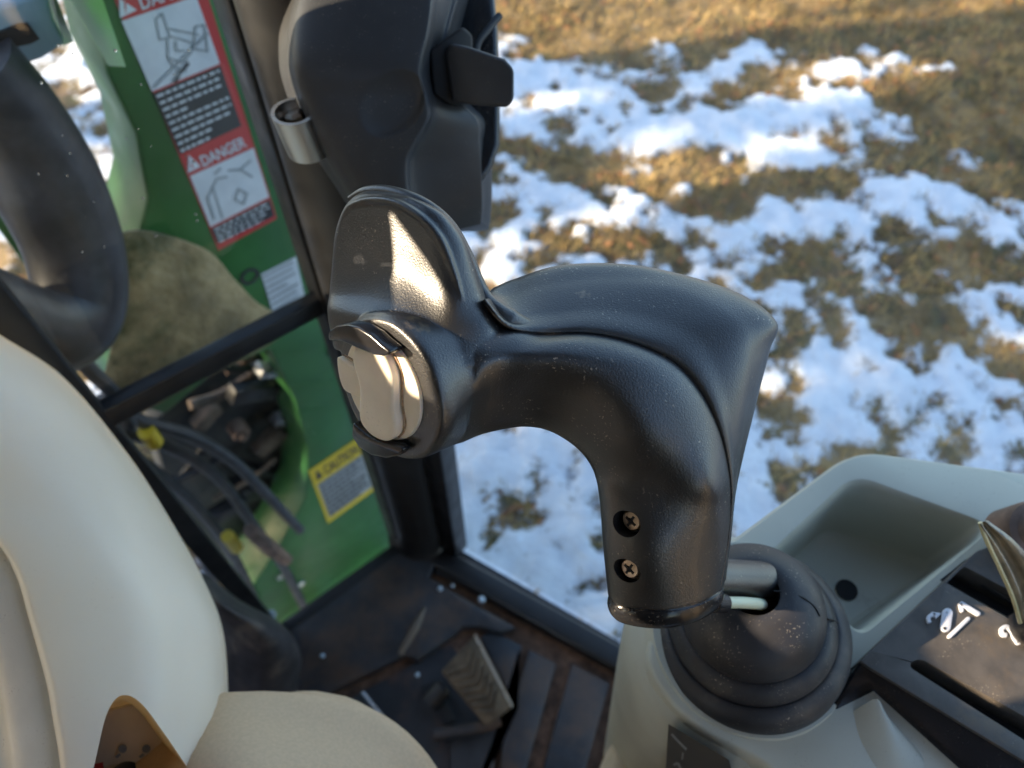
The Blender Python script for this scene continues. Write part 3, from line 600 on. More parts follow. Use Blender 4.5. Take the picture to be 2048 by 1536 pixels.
# ================================================================ WINDOW LATCH HOUSING ON THE POST
lh = thing('latch_housing', 'charcoal plastic latch housing with oval thumb recess bolted to the corner post', 'window latch', P(800, 300, .5))
LR = []
for y, xl, xr, xs, t, dy in ((-90, 600, 866, 935, .412, 0), (0, 574, 866, 915, .410, 0), (60, 564, 858, 900, .409, 4), (110, 562, 846, 892, .409, 6), (150, 566, 843, 890, .411, 4), (190, 578, 853, 905, .416, 0), (235, 596, 860, 955, .421, -4),
                           (280, 618, 838, 960, .427, -4), (320, 640, 818, 962, .433, -4), (365, 668, 817, 964, .440, 0), (410, 696, 826, 965, .448, 8), (445, 730, 836, 965, .456, 20), (462, 752, 841, 963, .462, 18)):
    w_ = xr-xl
    xl += 14
    LR.append([(xl+6, y, t+.075), (xl, y, t+.034), (xl+5, y, t+.014), (xl+24, y, t+.003), (xl+.35*w_, y+dy*.4, t), (xl+.68*w_, y+dy*.7, t), (xr-14, y+dy, t+.0005), (xr-3, y+dy, t+.0018), (xr+3, y+dy, t+.0055), (xr+12, y+dy*.7, t+.016), (xs-14, y-dy*.6, t+.030), (xs-2, y-dy*.8, t+.033), (xs, y-dy, t+.040), (xs, y, t+.085)])
def recess(a):
    out = []
    for x, y, t in a:
        u = (x-785)/63; v = (y-207)/68; u2 = u+.25*v; r = math.sqrt(u2*u2+v*v)
        if t < .45 and r < 1: t += .0050*(1-r**6)*(.6+.4*u2)
        out.append(P(x, y, t))
    return np.array(out)
V, Fc = grid_surface(LR, 10, 10, fn=recess); o = obj('housing_shell', V, Fc, M['house'], lh); fix_normals(o)
vdir = lambda x, y: unit(ray(x, y))
prism('lever_slot', [P(x, y, t) for x, y, t in [(858,100,.424),(925,52,.424),(945,70,.43),(948,205,.44),(905,212,.438),(866,190,.432)]], vdir(900, 130)*.03, M['void'], lh, bevel=.002)  # black block painted in for the shade inside the slot
prism('latch_lever', [P(x, y, t) for x, y, t in [(890,108,.424),(900,86,.420),(935,92,.418),(1010,118,.414),(1028,138,.413),(1028,200,.416),(1015,215,.418),(955,212,.424),(905,204,.430)]], vdir(960, 150)*.012, M['house'], lh, bevel=.0022, bseg=4)
V, Fc = prism_mesh([P(x, y, .475) for x, y in [(930,-60),(985,-60),(996,60),(1000,200),(1000,290),(985,335),(966,365),(940,380),(900,300),(900,0)]], vdir(980, 150)*.02)
o = obj('backing_plate', V, Fc, M['gloss'], lh, bevel=.004, bseg=3); fix_normals(o)
tube('pull_cord', [P(1000, 30, .47), P(975, 60, .468), P(955, 90, .468), P(950, 140, .47)], .0022, M['house'], lh, n=8)
# bright steel strap
cx, cy, tt = 603, 262, .446
ctr = P(cx, cy, tt); rr = 44/F*tt; ev = RIGHT; fv = np.array([0, -1.0, 0])
arc = [(-math.cos(a), math.sin(a)) for a in np.linspace(-1.5, math.pi*1.02, 30)]
hh = .0135; V = []; Fc = []
tilt = unit(Zv+RIGHT*-.12)
for s, k in arc:
    for r_, zz in ((rr, -hh), (rr, hh), (rr-.0022, hh), (rr-.0022, -hh)):
        V.append(ctr+r_*(s*ev+k*fv)+tilt*zz)
n = len(arc)
for i in range(n-1):
    for j in range(4): Fc.append((4*i+j, 4*i+(j+1) % 4, 4*i+4+(j+1) % 4, 4*i+4+j))
Fc += [(0, 1, 2, 3), (4*n-4, 4*n-1, 4*n-2, 4*n-3)]
o = obj('steel_strap', V, Fc, M['steel'], lh, sharp=40); fix_normals(o)
lathe('strap_bolt', P(602, 262, .455), tilt, [(-.01, .006), (.012, .006), (.014, .004)], M['screw'], lh, n=6)
# dusty bracket behind it on the post
prism('post_bracket', [P(x, y, .56) for x, y in [(512, 180), (520, 160), (600, 165), (640, 215), (560, 218), (528, 208)]], vdir(560, 190)*.03, mat('dusty steel', (.10, .085, .07), .6, var=.3, vscale=40), lh, bevel=.002)
# ================================================================ RIGHT CONSOLE
ZC = -.432
K = lambda px, py, dz=0.0: H(px, py, ZC+dz)
con = thing('side_console', 'grey green plastic armrest console with open tray and black lever gate', 'console', vert(K(1600, 1400), FLOOR))
axis_o = K(1500, 1268); 
# top deck around the tray: outer outline with a rectangular tray hole
def rounded(poly, r, n=5):
    out = []; m_ = len(poly)
    for i in range(m_):
        a, b, c = map(lambda q: np.array(q, float), (poly[i-1], poly[i], poly[(i+1) % m_])); ri = r[i] if isinstance(r, (list, tuple)) else r
        d1 = unit(a-b); d2 = unit(c-b); p1 = b+d1*ri; p2 = b+d2*ri
        for k in range(n+1):
            t = k/n; out.append((1-t)**2*p1+2*t*(1-t)*b+t*t*p2)
    return np.array(out)
outer = rounded([(1330, 1190), (1712, 905), (2300, 985), (2300, 1900), (1740, 1900), (1560, 1530), (1380, 1440), (1296, 1330)], [30, 55, 5, 5, 40, 60, 60, 50], 6)
inner = rounded([(1500, 1140), (1708, 948), (1992, 1052), (1722, 1275), (1672, 1225)], [20, 42, 50, 28, 30], 6)
deck_m = M['console']
def deck_mesh():
    bm = bmesh.new()
    def loop(pts, dz): return [bm.verts.new(K(x, y, dz)-BASE[con.name]) for x, y in pts]
    lo = loop(outer, 0); li = loop(inner, 0)
    eo = [bm.edges.new((lo[i], lo[(i+1) % len(lo)])) for i in range(len(lo))]; ei = [bm.edges.new((li[i], li[(i+1) % len(li)])) for i in range(len(li))]
    bmesh.ops.triangle_fill(bm, use_beauty=True, use_dissolve=False, edges=eo+ei)
    # outer skirt with rolled lip, going down
    prev = lo
    cen = np.mean([K(x, y) for x, y in outer], axis=0)
    for dz, gr in ((-.0012, .0016), (-.004, .0026), (-.02, .003), (-.09, -.003), (-.40, -.025)):
        cur = []
        for i, (x, y) in enumerate(outer):
            p = K(x, y); a = K(*outer[i-1]); b = K(*outer[(i+1) % len(outer)]); t = unit(b-a+1e-9); nrm = np.array([t[1], -t[0], 0]); 
            if np.dot(nrm, p-cen) < 0: nrm = -nrm
            q = p+nrm*gr+Zv*dz; cur.append(bm.verts.new(q-BASE[con.name]))
        for i in range(len(cur)): j = (i+1) % len(cur); bm.faces.new((prev[i], prev[j], cur[j], cur[i]))
        prev = cur
    prev = li; cen = np.mean([K(x, y) for x, y in inner], axis=0)
    for dz, gr in ((-.0012, -.0015), (-.004, -.003), (-.02, -.0045), (-.05, -.008), (-.056, -.011), (-.058, -.016)):
        cur = []
        for i, (x, y) in enumerate(inner):
            p = K(x, y); d = unit(p-cen); q = p+d*gr*1.0+Zv*dz; cur.append(bm.verts.new(q-BASE[con.name]))
        for i in range(len(cur)): j = (i+1) % len(cur); bm.faces.new((prev[i], prev[j], cur[j], cur[i]))
        prev = cur
    bm.faces.new(prev)
    bmesh.ops.recalc_face_normals(bm, faces=bm.faces)
    me = bpy.data.meshes.new('console_body'); bm.to_mesh(me); bm.free(); me.materials.append(deck_m); me.shade_smooth(); me.set_sharp_from_angle(angle=R(38))
    o = bpy.data.objects.new('console_body', me); COL.objects.link(o); o.parent = con; BASE[o.name] = BASE[con.name]; return o
deck_mesh()
lathe('tray_hole', H(1693, 1180, ZC-.0575), Zv, [(-.004, .0065), (.0008, .0070), (.0009, .0)], M['void'], con, n=24)  # black disc painted in for the shade down the hole
# collar that carries the boot
lathe('boot_collar', axis_o-Zv*.02, Zv, [(-.40, .040), (-.10, .0615), (-.03, .0660), (.002, .0655), (.0075, .0625), (.012, .0585), (.014, .0570), (.018, .0560), (.0215, .0540), (.0215, .0500), (.005, .050)], M['console'], con, n=72)
# pale front wedge with soft ridge beside the gate panel
rows = [[K(1640, 1445, -.006), K(1700, 1425, -.001), K(1752, 1398, .010), K(1770, 1425, .006), K(1800, 1470, -.002)],
        [K(1640, 1500, -.012), K(1700, 1500, -.004), K(1775, 1480, .006), K(1810, 1480, .004), K(1850, 1510, -.004)],
        [K(1620, 1620, -.02), K(1700, 1620, -.012), K(1800, 1600, -.004), K(1880, 1600, -.006), K(1960, 1600, -.01)],
        [K(1600, 1800, -.05), K(1700, 1800, -.04), K(1830, 1800, -.03), K(1950, 1800, -.03), K(2100, 1800, -.03)]]
V, Fc = grid_surface(rows, 8, 8, ring=False); obj('console_wedge', V, Fc, M['console'], con)
# gate panel: raised black plate with two slots
GZ = .017
gp = [(1722, 1322), (1742, 1302), (1955, 1102), (1975, 1095), (2400, 1330), (2400, 1735), (1740, 1335)]
def prism_holes(name, outer, holes, z_top, th, m, parent):
    bm = bmesh.new(); base = BASE[parent.name]
    loops = []
    for pts in [outer]+holes: loops.append([bm.verts.new(K(x, y, z_top)-base) for x, y in pts])
    es = []
    for lp in loops: es += [bm.edges.new((lp[i], lp[(i+1) % len(lp)])) for i in range(len(lp))]
    bmesh.ops.triangle_fill(bm, use_beauty=True, use_dissolve=False, edges=es)
    for lp in loops:
        dn = [bm.verts.new(v.co-Vector((0, 0, th))) for v in lp]
        for i in range(len(lp)): j = (i+1) % len(lp); bm.faces.new((lp[i], lp[j], dn[j], dn[i]))
    bmesh.ops.recalc_face_normals(bm, faces=bm.faces); me = bpy.data.meshes.new(name); bm.to_mesh(me); bm.free(); me.materials.append(m)
    me.shade_smooth(); o = bpy.data.objects.new(name, me); COL.objects.link(o); o.parent = parent; BASE[o.name] = base
    b = o.modifiers.new("b", 'BEVEL'); b.width = .0012; b.segments = 3; b.limit_method = 'ANGLE'; b.angle_limit = R(50); return o
slot_a = rounded([(1812, 1330), (1838, 1315), (2330, 1590), (2300, 1640)], [20, 16, 3, 3], 6)
slot_b = rounded([(1893, 1166), (1928, 1132), (2300, 1330), (2260, 1378)], [3, 6, 3, 3], 3)
prism_holes('gate_panel', gp, [slot_a, slot_b], GZ, .016, M['panel'], con)
prism('gate_skirt', [K(x, y, z) for x, y, z in [(1722, 1322, GZ-.002), (1650, 1432, -.002), (1668, 1440, -.003), (1752, 1400, -.003), (1900, 1545, -.004), (2300, 1900, -.004), (2400, 1740, GZ-.002)]], -Zv*.012, M['gloss'], con, bevel=.0015)
for nm, pts, zz in (('gate_well', [(1795, 1320), (1850, 1300), (2330, 1560), (2330, 1680)], .0), ('gate_well', [(1880, 1160), (1930, 1120), (2300, 1310), (2300, 1390)], .0)):
    prism(nm, [K(x, y, zz) for x, y in pts], -Zv*.001+Zv*.0018, M['void'], con)
prism('gate_inner_bar', [K(x, y, .006) for x, y in [(1957, 1172), (1965, 1165), (2200, 1290), (2190, 1310)]], Zv*.004, M['house'], con, bevel=.0008)
# raised white marks
def mark(name, polys, h=.0016, m=None):
    V = []; Fc = []
    for poly in polys:
        v, f = prism_mesh([K(x, y, GZ-.0002) for x, y in poly], Zv*h); k = len(V); V += list(v); Fc += [tuple(i+k for i in q) for q in f]
    o = obj(name, V, Fc, m or M['white'], con, bevel=.0004, bseg=2); fix_normals(o); return o
def bar(a, b, wd):
    a = np.array(a, float); b = np.array(b, float); d = unit(b-a); n = np.array([-d[1], d[0]])*wd/2; out = []
    for c, s in ((a, -1), (b, 1)):
        for k in range(7):
            an = math.pi*(k/6-.5)*s; out.append(c+s*d*math.cos(an)*wd/2*1.0 + n*(-math.sin(an)*s)*(-s) )
    pts = [a+n, b+n]+[b+n*math.cos(t)+d*wd/2*math.sin(t) for t in np.linspace(.4, 2.7, 5)]+[b-n, a-n]+[a-n*math.cos(t)-d*wd/2*math.sin(t) for t in np.linspace(.4, 2.7, 5)]
    return [tuple(p) for p in pts]
def ribbon(pts, wd, n=6):
    c = crspline(np.array(pts, float), n); t = np.gradient(c, axis=0); nn = np.stack([-t[:, 1], t[:, 0]], 1); nn /= np.linalg.norm(nn, axis=1)[:, None]
    wd = np.asarray(wd); return [tuple(p) for p in c+nn*wd/2]+[tuple(p) for p in (c-nn*wd/2)[::-1]]
mark('numeral_one', [bar((1921, 1209), (1954, 1229), 8.5), bar((1919, 1210), (1922, 1222), 7)])
mark('numeral_two', [ribbon([(2011, 1272), (2003, 1270), (2001, 1260), (2009, 1255), (2019, 1261), (2026, 1275), (2034, 1287)], 8), bar((2035, 1287), (2047, 1271), 8)])
mark('direction_bar', [bar((1897, 1274), (1934, 1239), 8)])
mark('lever_symbol', [bar((1889, 1255), (1893, 1228), 21)])
lathe('symbol_hole', K(1889, 1257, GZ+.0013), Zv, [(0, .0008), (.0004, .0008)], M['void'], con, n=12)
lathe('symbol_hole', K(1893.5, 1225, GZ+.0013), Zv, [(0, .0004), (.0004, .0004)], M['lgrey'], con, n=8)
mark('arrow_symbol', [ribbon([(1857, 1247), (1855, 1238), (1860, 1232), (1869, 1230)], 7.5), [(1860, 1225), (1881, 1228), (1870, 1239), (1865, 1233)]])
# decal on the collar front
dpx = [(1337, 1450), (1458, 1528), (1475, 1600), (1330, 1600)]
ang = lambda a, z: axis_o*np.array([1, 1, 0])+np.array([math.cos(a)*.0672, math.sin(a)*.0672, CZ+ZC-.02+z])
def onto_cyl(px, py, r):
    d = ray(px, py); o2 = axis_o[:2]-C[:2]; a_ = d[0]**2+d[1]**2; b_ = -2*np.dot(d[:2], o2); c_ = np.dot(o2, o2)-r*r; t = (-b_-math.sqrt(max(b_*b_-4*a_*c_, 0)))/(2*a_) if b_*b_ > 4*a_*c_ else .5
    return C+d*t
nu_, nv_ = 8, 8; V = [onto_cyl(*qpt([(1337, 1448), (1458, 1520), (1490, 1640), (1325, 1640)], i/nu_, j/nv_), .0671) for j in range(nv_+1) for i in range(nu_+1)]
dc = obj('decal', V, [(j*(nu_+1)+i, j*(nu_+1)+i+1, (j+1)*(nu_+1)+i+1, (j+1)*(nu_+1)+i) for j in range(nv_) for i in range(nu_)], M['lblack'], con); BASE[dc.name] = BASE[con.name]
def cyl_stroke(pts, wd):
    V = []; Fc = []
    for a, b in zip(pts[:-1], pts[1:]):
        a = np.array(a, float); b = np.array(b, float); d = unit(b-a); n = np.array([-d[1], d[0]])*wd/2; k = len(V)
        V += [onto_cyl(*p, .0674) for p in (a-n, a+n, b+n, b-n)]; Fc.append((k, k+1, k+2, k+3))
    return V, Fc
V, Fc = join([cyl_stroke([(1343, 1468), (1352, 1478), (1362, 1488), (1373, 1499)], 5), cyl_stroke([(1347, 1530), (1356, 1526), (1362, 1540)], 5), cyl_stroke([(1366, 1505), (1364, 1520)], 3)])
obj('decal_marks', V, Fc, M['lgrey'], dc)
# lever standing in the slot at the right edge
lev = thing('function_lever', 'worn amber edged lever blade standing in the gate slot', 'lever', K(2048, 1235, .01))
rows = []
for x0, y0, x1, y1, t in ((1958, 1046, 1975, 1040, .372), (1972, 1082, 2030, 1082, .375), (2000, 1140, 2075, 1140, .385), (2024, 1195, 2090, 1200, .395), (2034, 1235, 2080, 1262, .405), (2044, 1262, 2080, 1290, .415)):
    rows.append(pxt([(x0, y0, t), (x0+.25*(x1-x0), y0+2, t-.003), (x0+.45*(x1-x0), (y0+y1)/2, t+.001), (x0+.7*(x1-x0), (y0+y1)/2, t-.003), (x1, y1, t), ((x0+x1)/2, (y0+y1)/2, t+.007)]))
V, Fc = grid_surface(rows, 6, 5); o = obj('lever_blade', V, Fc, M['brass'], lev); fix_normals(o)
tube('lever_edge', [P(x, y, t) for x, y, t in [(1960, 1045, .371), (1975, 1085, .373), (2002, 1142, .382), (2026, 1197, .392), (2040, 1245, .402)]], .0011, mat('amber edge', (.55, .48, .25), .2, spec=.9), lev, n=8)
lathe('lever_boot', K(2055, 1262, .017), Zv, [(-.01, .011), (.004, .010), (.012, .006), (.014, 0)], M['rubber'], lev, n=20)
knob = thing('rusty_knob', 'rusty brown round knob half cut by the right edge above the lever', 'knob', K(2060, 1060, .03))
lathe('knob_cap', K(2068, 1065, .03), unit((.1, -.3, 1)), [(-.02, .016), (.0, .0175), (.003, .0165), (.0035, .012), (.006, .010), (.0065, 0)], M['rust'], knob, n=36)
# ================================================================ LEFT COVER
cov = thing('white_cover', 'large off white curved plastic cover filling the lower left', 'cover', P(200, 1400, .5))
pairs = [((-160,560),(-500,900)),((0,672),(-330,960)),((125,765),(-200,1010)),((250,912),(-90,1040)),((340,1050),(-10,1078)),((405,1170),(35,1150)),((438,1260),(62,1240)),((449,1370),(95,1360)),((446,1440),(108,1430)),((436,1540),(124,1530)),((420,1700),(140,1700)),((400,1900),(150,1900))]
rows = []; rows2 = []
for (x, y), (cx_, cy_) in pairs:
    T = .47-.00004*max(0, y-600); a = np.array([x, y], float); b = np.array([cx_, cy_], float); d = unit(a-b)
    f = lambda k, t: (*(a+(b-a)*k), t); e = lambda q, t: (*(b-d*q), t)
    rows.append([(*(a-d*12), T+.16), (*(a-d*1), T+.035), f(.015, T+.008), f(.07, T-.018), f(.2, T-.042), f(.42, T-.060), f(.7, T-.069), f(.93, T-.072), f(1.0, T-.070), e(3, T-.062), e(10, T-.02), e(12, T+.05), (*(a+(b-a)*.6), T+.16)])
    rows2.append([e(-30, T-.045), e(8, T-.058), e(60, T-.060), e(95, T-.058), e(112, T-.050), e(240, T-.040), e(300, T+.1), e(0, T+.1)])
V, Fc = grid_surface(rows, 7, 7, fn=pxt); cv = obj('cover_shell', V, Fc, M['cover'], cov); fix_normals(cv)
V, Fc = grid_surface(rows2, 7, 7, fn=pxt); o = obj('cover_base', V, Fc, M['covergrey'], cov); fix_normals(o)
# cut the arch shaped opening
arch = crspline(np.array([(168, 1700), (186, 1560), (204, 1480), (220, 1420), (236, 1388), (256, 1372), (282, 1374), (312, 1396), (350, 1440), (384, 1480), (440, 1550), (540, 1700)], float), 6)
pl = np.array([P(x, y, .30) for x, y in arch]); pl2 = np.array([P(256+(x-256)*.84-22, y+30, .428) for x, y in arch]); n = len(pl)
cut = obj('cut', np.vstack([pl, pl2]), [tuple(range(n))[::-1], tuple(range(n, 2*n))]+[(i, (i+1) % n, n+(i+1) % n, n+i) for i in range(n)], M['tan']); fix_normals(cut); BASE['cut'] = np.zeros(3)
cut.data.materials.clear(); cut.data.materials.append(M['tanwall']); bo = cv.modifiers.new('bo', 'BOOLEAN'); bo.operation = 'DIFFERENCE'; bo.object = cut; bo.solver = 'EXACT'; bo.material_mode = 'TRANSFER'; bake(cv); bpy.data.objects.remove(cut); cv.data.set_sharp_from_angle(angle=R(30))
kp = [P(x, y, t) for x, y, t in [(140, 1440, .4255), (300, 1400, .4255), (430, 1470, .4245), (450, 1700, .415), (130, 1700, .415)]]
prism('key_plate', kp, FWD*.004, M['tan'], cov, bevel=.001)
for x, y in ((246, 1497), (293, 1497)):
    p = P(x, y, .4205); lathe('key_symbol', p, -FWD, [(0, .0022), (.0006, .0022), (.0006, .0014), (0.0001, .0013)], M['lgrey'], cov, n=20)
    o = obj('key_symbol', [P(x-12, y+20, .4200), P(x-16, y+16, .4200), P(x-7, y+9, .4200), P(x-4, y+13, .4200)], [(0, 1, 2, 3)], M['lgrey'], cov, smooth=False)
obj('red_mark', [P(x, y, .417) for x, y in [(188, 1528), (206, 1524), (208, 1545), (188, 1548)]], [(0, 1, 2, 3)], M['red'], cov, smooth=False)
lathe('key_switch', P(250, 1570, .418), -FWD, [(-.01, .011), (.003, .011), (.004, .0095), (.004, .006), (.001, .0055)], M['gloss'], cov, n=32)
# ================================================================ SEAT EDGE AND OPERATOR
seat = thing('driver_chair', 'tan driver chair cushion corner lit by the sun beside the console', 'chair', vert((0, -.3, 0), FLOOR))
prism('cushion', [vert(p, -.78) for p in [(H(1252, 1425, -.68)[0]+.0, H(1252, 1425, -.68)[1], 0), (H(1205, 1536, -.68)[0], H(1205, 1536, -.68)[1]-.0, 0), (-.30, -.22, 0), (-.30, -.75, 0), (.20, -.75, 0), (.14, H(1252, 1425, -.68)[1]-.02, 0)]], Zv*.10, mat('tan seat vinyl', (.50, .40, .27), .7, var=.1, vscale=60), seat, bevel=.015, bseg=4)
per = thing('person', 'person in khaki trousers and brown jacket seated with one knee in view', 'person', vert((-.1, .1, 0), FLOOR))
legp = [(-.25, -.50, -.54, .112), (-.235, -.36, -.53, .112), (-.20, -.20, -.522, .110), (-.172, -.09, -.505, .108), (-.142, -.005, -.512, .106), (-.128, .012, -.57, .096), (-.122, .003, -.68, .076), (-.115, .0, -.80, .068), (-.112, -.01, -.92, .062), (-.11, -.02, -1.03, .060)]
ctrl = np.array(legp); path = crspline(ctrl, 26); V = []; Fc = []; nn = 72
cen = path[:, :3].copy(); rad = path[:, 3]; tang = np.gradient(cen, axis=0); u = np.array([1.0, 0, 0])
for i in range(len(path)):
    t = unit(tang[i]); u = unit(u-np.dot(u, t)*t); v = np.cross(t, u)
    s = i/26.0
    for j in range(nn):
        a = 2*math.pi*j/nn; r = rad[i]
        # soft cloth folds that gather over the knee
        fold = .0035*math.sin(7*s+1.7*math.sin(a)+.6)*max(0, math.sin(a*1.0+.3))*math.exp(-((s-3.6)/1.3)**2)
        fold += .007*math.exp(-(((s-3.95)+.35*math.cos(a))/.13)**2)*(1 if math.cos(a) > -.6 else .3) - .006*math.exp(-(((s-3.75)+.38*math.cos(a))/.10)**2)
        for s0, am, kk, ph, wd_ in ((3.75, .006, .25, .5, .09), (4.12, .010, .34, .9, .075), (4.42, .009, .28, 1.3, .07), (4.75, .006, .2, .6, .07)): fold += am*(math.exp(-((s-s0-kk*math.cos(a+ph))/wd_)**2)-.8*math.exp(-((s-s0-.13-kk*math.cos(a+ph))/wd_)**2))
        fold += .0015*math.sin(13*s+3*math.cos(a))*math.sin(2*a+s)
        V.append(C+cen[i]+(r+fold)*(math.cos(a)*u+math.sin(a)*v))
for i in range(len(path)-1):
    for j in range(nn): j2 = (j+1) % nn; Fc.append((i*nn+j, i*nn+j2, (i+1)*nn+j2, (i+1)*nn+j))
Fc.append(tuple(range(nn))[::-1]); Fc.append(tuple((len(path)-1)*nn+j for j in range(nn)))
o = obj('trousers', V, Fc, M['khaki'], per); fix_normals(o)
tor = [[C+np.array([x*sx-.03, oy+y*sy, z]) for x, y in [(math.cos(a), math.sin(a)) for a in np.linspace(0, 2*math.pi, 10, endpoint=False)]] for sx, sy, z, oy in ((.19, .13, -.60, -.42), (.21, .14, -.45, -.40), (.21, .14, -.25, -.36), (.25, .14, -.02, -.34), (.23, .13, .10, -.33), (.075, .075, .16, -.32), (.07, .07, .19, -.31))]
V, Fc = grid_surface([[q-0 for q in r] for r in tor], 4, 4); o = obj('jacket', V, Fc, M['coat'], per); fix_normals(o)
V, Fc = tube_mesh([C+np.array(p) for p in [(-.25, -.34, .03), (-.33, -.30, -.14), (-.30, -.16, -.22), (-.17, -.06, -.12), (-.10, -.03, -.05)]], [.06, .058, .050, .042, .034], 20, 6); o = obj('sleeve', V, Fc, M['coat'], per); fix_normals(o)
V, Fc = lathe_mesh(C+np.array([-.03, -.29, .18]), Zv, [(0, .05), (.04, .078), (.10, .09), (.16, .085), (.21, .055), (.23, 0)], 24); o = obj('head', V, Fc, mat('skin', (.50, .32, .24), .5, sss=.1), per); fix_normals(o)
V, Fc = tube_mesh([C+np.array(p) for p in [(-.12, -.06, -1.07), (-.115, .0, -1.075), (-.11, .055, -1.085)]], [.045, .045, .035], 16, 4); o = obj('boot', V, Fc, M['coat'], per); fix_normals(o)
# ================================================================ JOYSTICK
js = thing('joystick', 'black pistol grip joystick with cream rocker disc and thumb guard', 'joystick', axis_o)
T0 = .31; UNI = .0002; D = pxd(T0, UNI)
def hsec(k): return k
A_rows = [
 [(1216,1190,165),(1240,1212,115),(1320,1222,85),(1395,1208,95),(1443,1180,130),(1434,1168,195),(1340,1150,265),(1245,1160,230)],
 [(1206,1090,120),(1228,1100,60),(1310,1108,25),(1400,1100,45),(1456,1085,90),(1447,1080,160),(1340,1070,215),(1235,1078,190)],
 [(1199,1000,95),(1225,1012,34),(1310,1024,6),(1412,1018,8),(1462,1010,65),(1450,1005,130),(1340,1000,185),(1230,998,160)],
 [(1188,945,75),(1216,948,22),(1296,958,-10),(1410,968,-26),(1459,945,40),(1448,940,100),(1340,930,160),(1225,935,140)],
 [(1162,905,60),(1200,885,-12),(1290,878,-58),(1385,880,-42),(1440,862,5),(1426,850,70),(1330,850,140),(1200,880,125)],
 [(1125,876,50),(1165,830,-25),(1245,805,-75),(1345,797,-60),(1403,782,-12),(1388,765,50),(1290,780,125),(1170,840,115)],
 [(1088,859,45),(1125,800,-32),(1195,755,-82),(1285,735,-70),(1348,722,-22),(1338,705,40),(1240,730,120),(1130,810,110)],
 [(1048,854,40),(1075,785,-38),(1130,730,-90),(1208,704,-76),(1264,684,-28),(1262,668,35),(1190,695,115),(1080,790,105)],
 [(1008,859,33),(1032,785,-46),(1072,725,-95),(1130,690,-80),(1176,666,-32),(1178,650,30),(1130,680,110),(1040,780,100)],
 [(962,870,25),(985,790,-58),(1012,725,-100),(1052,692,-86),(1086,668,-42),(1088,650,20),(1060,680,105),(990,780,100)],
 [(925,885,8),(945,805,-82),(962,735,-115),(990,690,-100),(1018,658,-58),(1012,645,10),(990,670,100),(930,780,95)],
]
n_c = unit(np.array([-.64, -.31, .70]))           # ring normal in camera axes (right, up, towards camera)
def cam2w(v): return v[0]*RIGHT+v[1]*UP-v[2]*FWD
nW = cam2w(n_c); aW = unit(cam2w(np.array([.45, -.89, 0]))); aW = unit(aW-np.dot(aW, nW)*nW); bW = np.cross(nW, aW)
if np.dot(bW, -FWD) < 0: bW = -bW
Cd = P(768, 775, T0-60*UNI); pxm = (T0-60*UNI)/F
ringC = Cd+.045*pxm*0*aW
def ring(r, off, cx=0.0, cy=0.0):
    o_ = Cd+nW*off*pxm; s = math.sqrt(.5)
    return [o_+(aW*q[0]*r+bW*q[1]*r)*pxm+aW*cx*pxm+bW*cy*pxm for q in ((1, 0), (s, s), (0, 1), (-s, s), (-1, 0), (-s, -s), (0, -1), (s, -s))]
gridW = [list(D(r)) for r in A_rows]
gridW.append([0.5*a+0.5*b for a, b in zip(gridW[-1], ring(156, -70, 8, 4))])
gridW += [ring(155, -34, 9, 7), ring(152, -12, 9, 7), ring(147, -2, 9, 6), ring(134, -1, 6, 4), ring(60, -1, 0, 0)]
V, Fc = grid_surface(gridW, 8, 8); partA = (V, Fc)
fin_rows = [
 [(668,700,20),(740,705,-50),(820,720,-100),(890,735,-130),(985,722,-98),(1000,690,-30),(830,670,40),(710,665,70)],
 [(655,628,10),(730,640,-62),(805,668,-112),(880,712,-134),(985,672,-88),(985,650,-20),(830,640,40),(700,630,70)],
 [(659,585,28),(735,592,-30),(812,618,-82),(888,662,-112),(970,622,-78),(964,612,0),(840,590,50),(705,590,85)],
 [(664,530,30),(740,536,-22),(818,556,-66),(898,604,-108),(952,556,-80),(940,545,-10),(840,530,30),(710,530,75)],
 [(670,468,18),(740,472,-30),(812,486,-74),(884,528,-112),(928,486,-92),(915,475,-25),(830,460,15),(715,460,60)],
 [(685,422,-2),(742,425,-42),(800,432,-80),(862,465,-112),(892,436,-100),(880,425,-35),(810,410,0),(725,405,35)],
 [(704,398,-15),(748,402,-48),(795,408,-80),(838,426,-102),(858,412,-98),(845,403,-45),(800,392,-20),(735,384,5)],
 [(728,386,-20),(755,386,-42),(785,389,-62),(808,396,-78),(818,394,-80),(812,390,-50),(785,383,-35),(750,380,-12)],
]
V, Fc = grid_surface([list(D(r)) for r in fin_rows], 8, 8); partF = (V, Fc)
# raised rolled rim round the fin face
rim_path = [D([q])[0] for q in [(674,480,14),(684,440,2),(702,412,-18),(742,400,-48),(792,406,-82),(842,436,-108),(880,480,-116),(906,540,-112),(926,600,-106)]]
partR = tube_mesh(rim_path, [.0003, .0009, .0013, .0015, .0016, .0017, .0017, .0013, .0003], 12, 8)
V, Fc = join([partA, partF, partR])
fs = obj('front_shell', V, Fc, M['grip'], js); fix_normals(fs)
rm = fs.modifiers.new('r', 'REMESH'); rm.mode = 'VOXEL'; rm.voxel_size = .00055; rm.use_smooth_shade = True
smo = fs.modifiers.new('s', 'SMOOTH'); smo.factor = .5; smo.iterations = 18
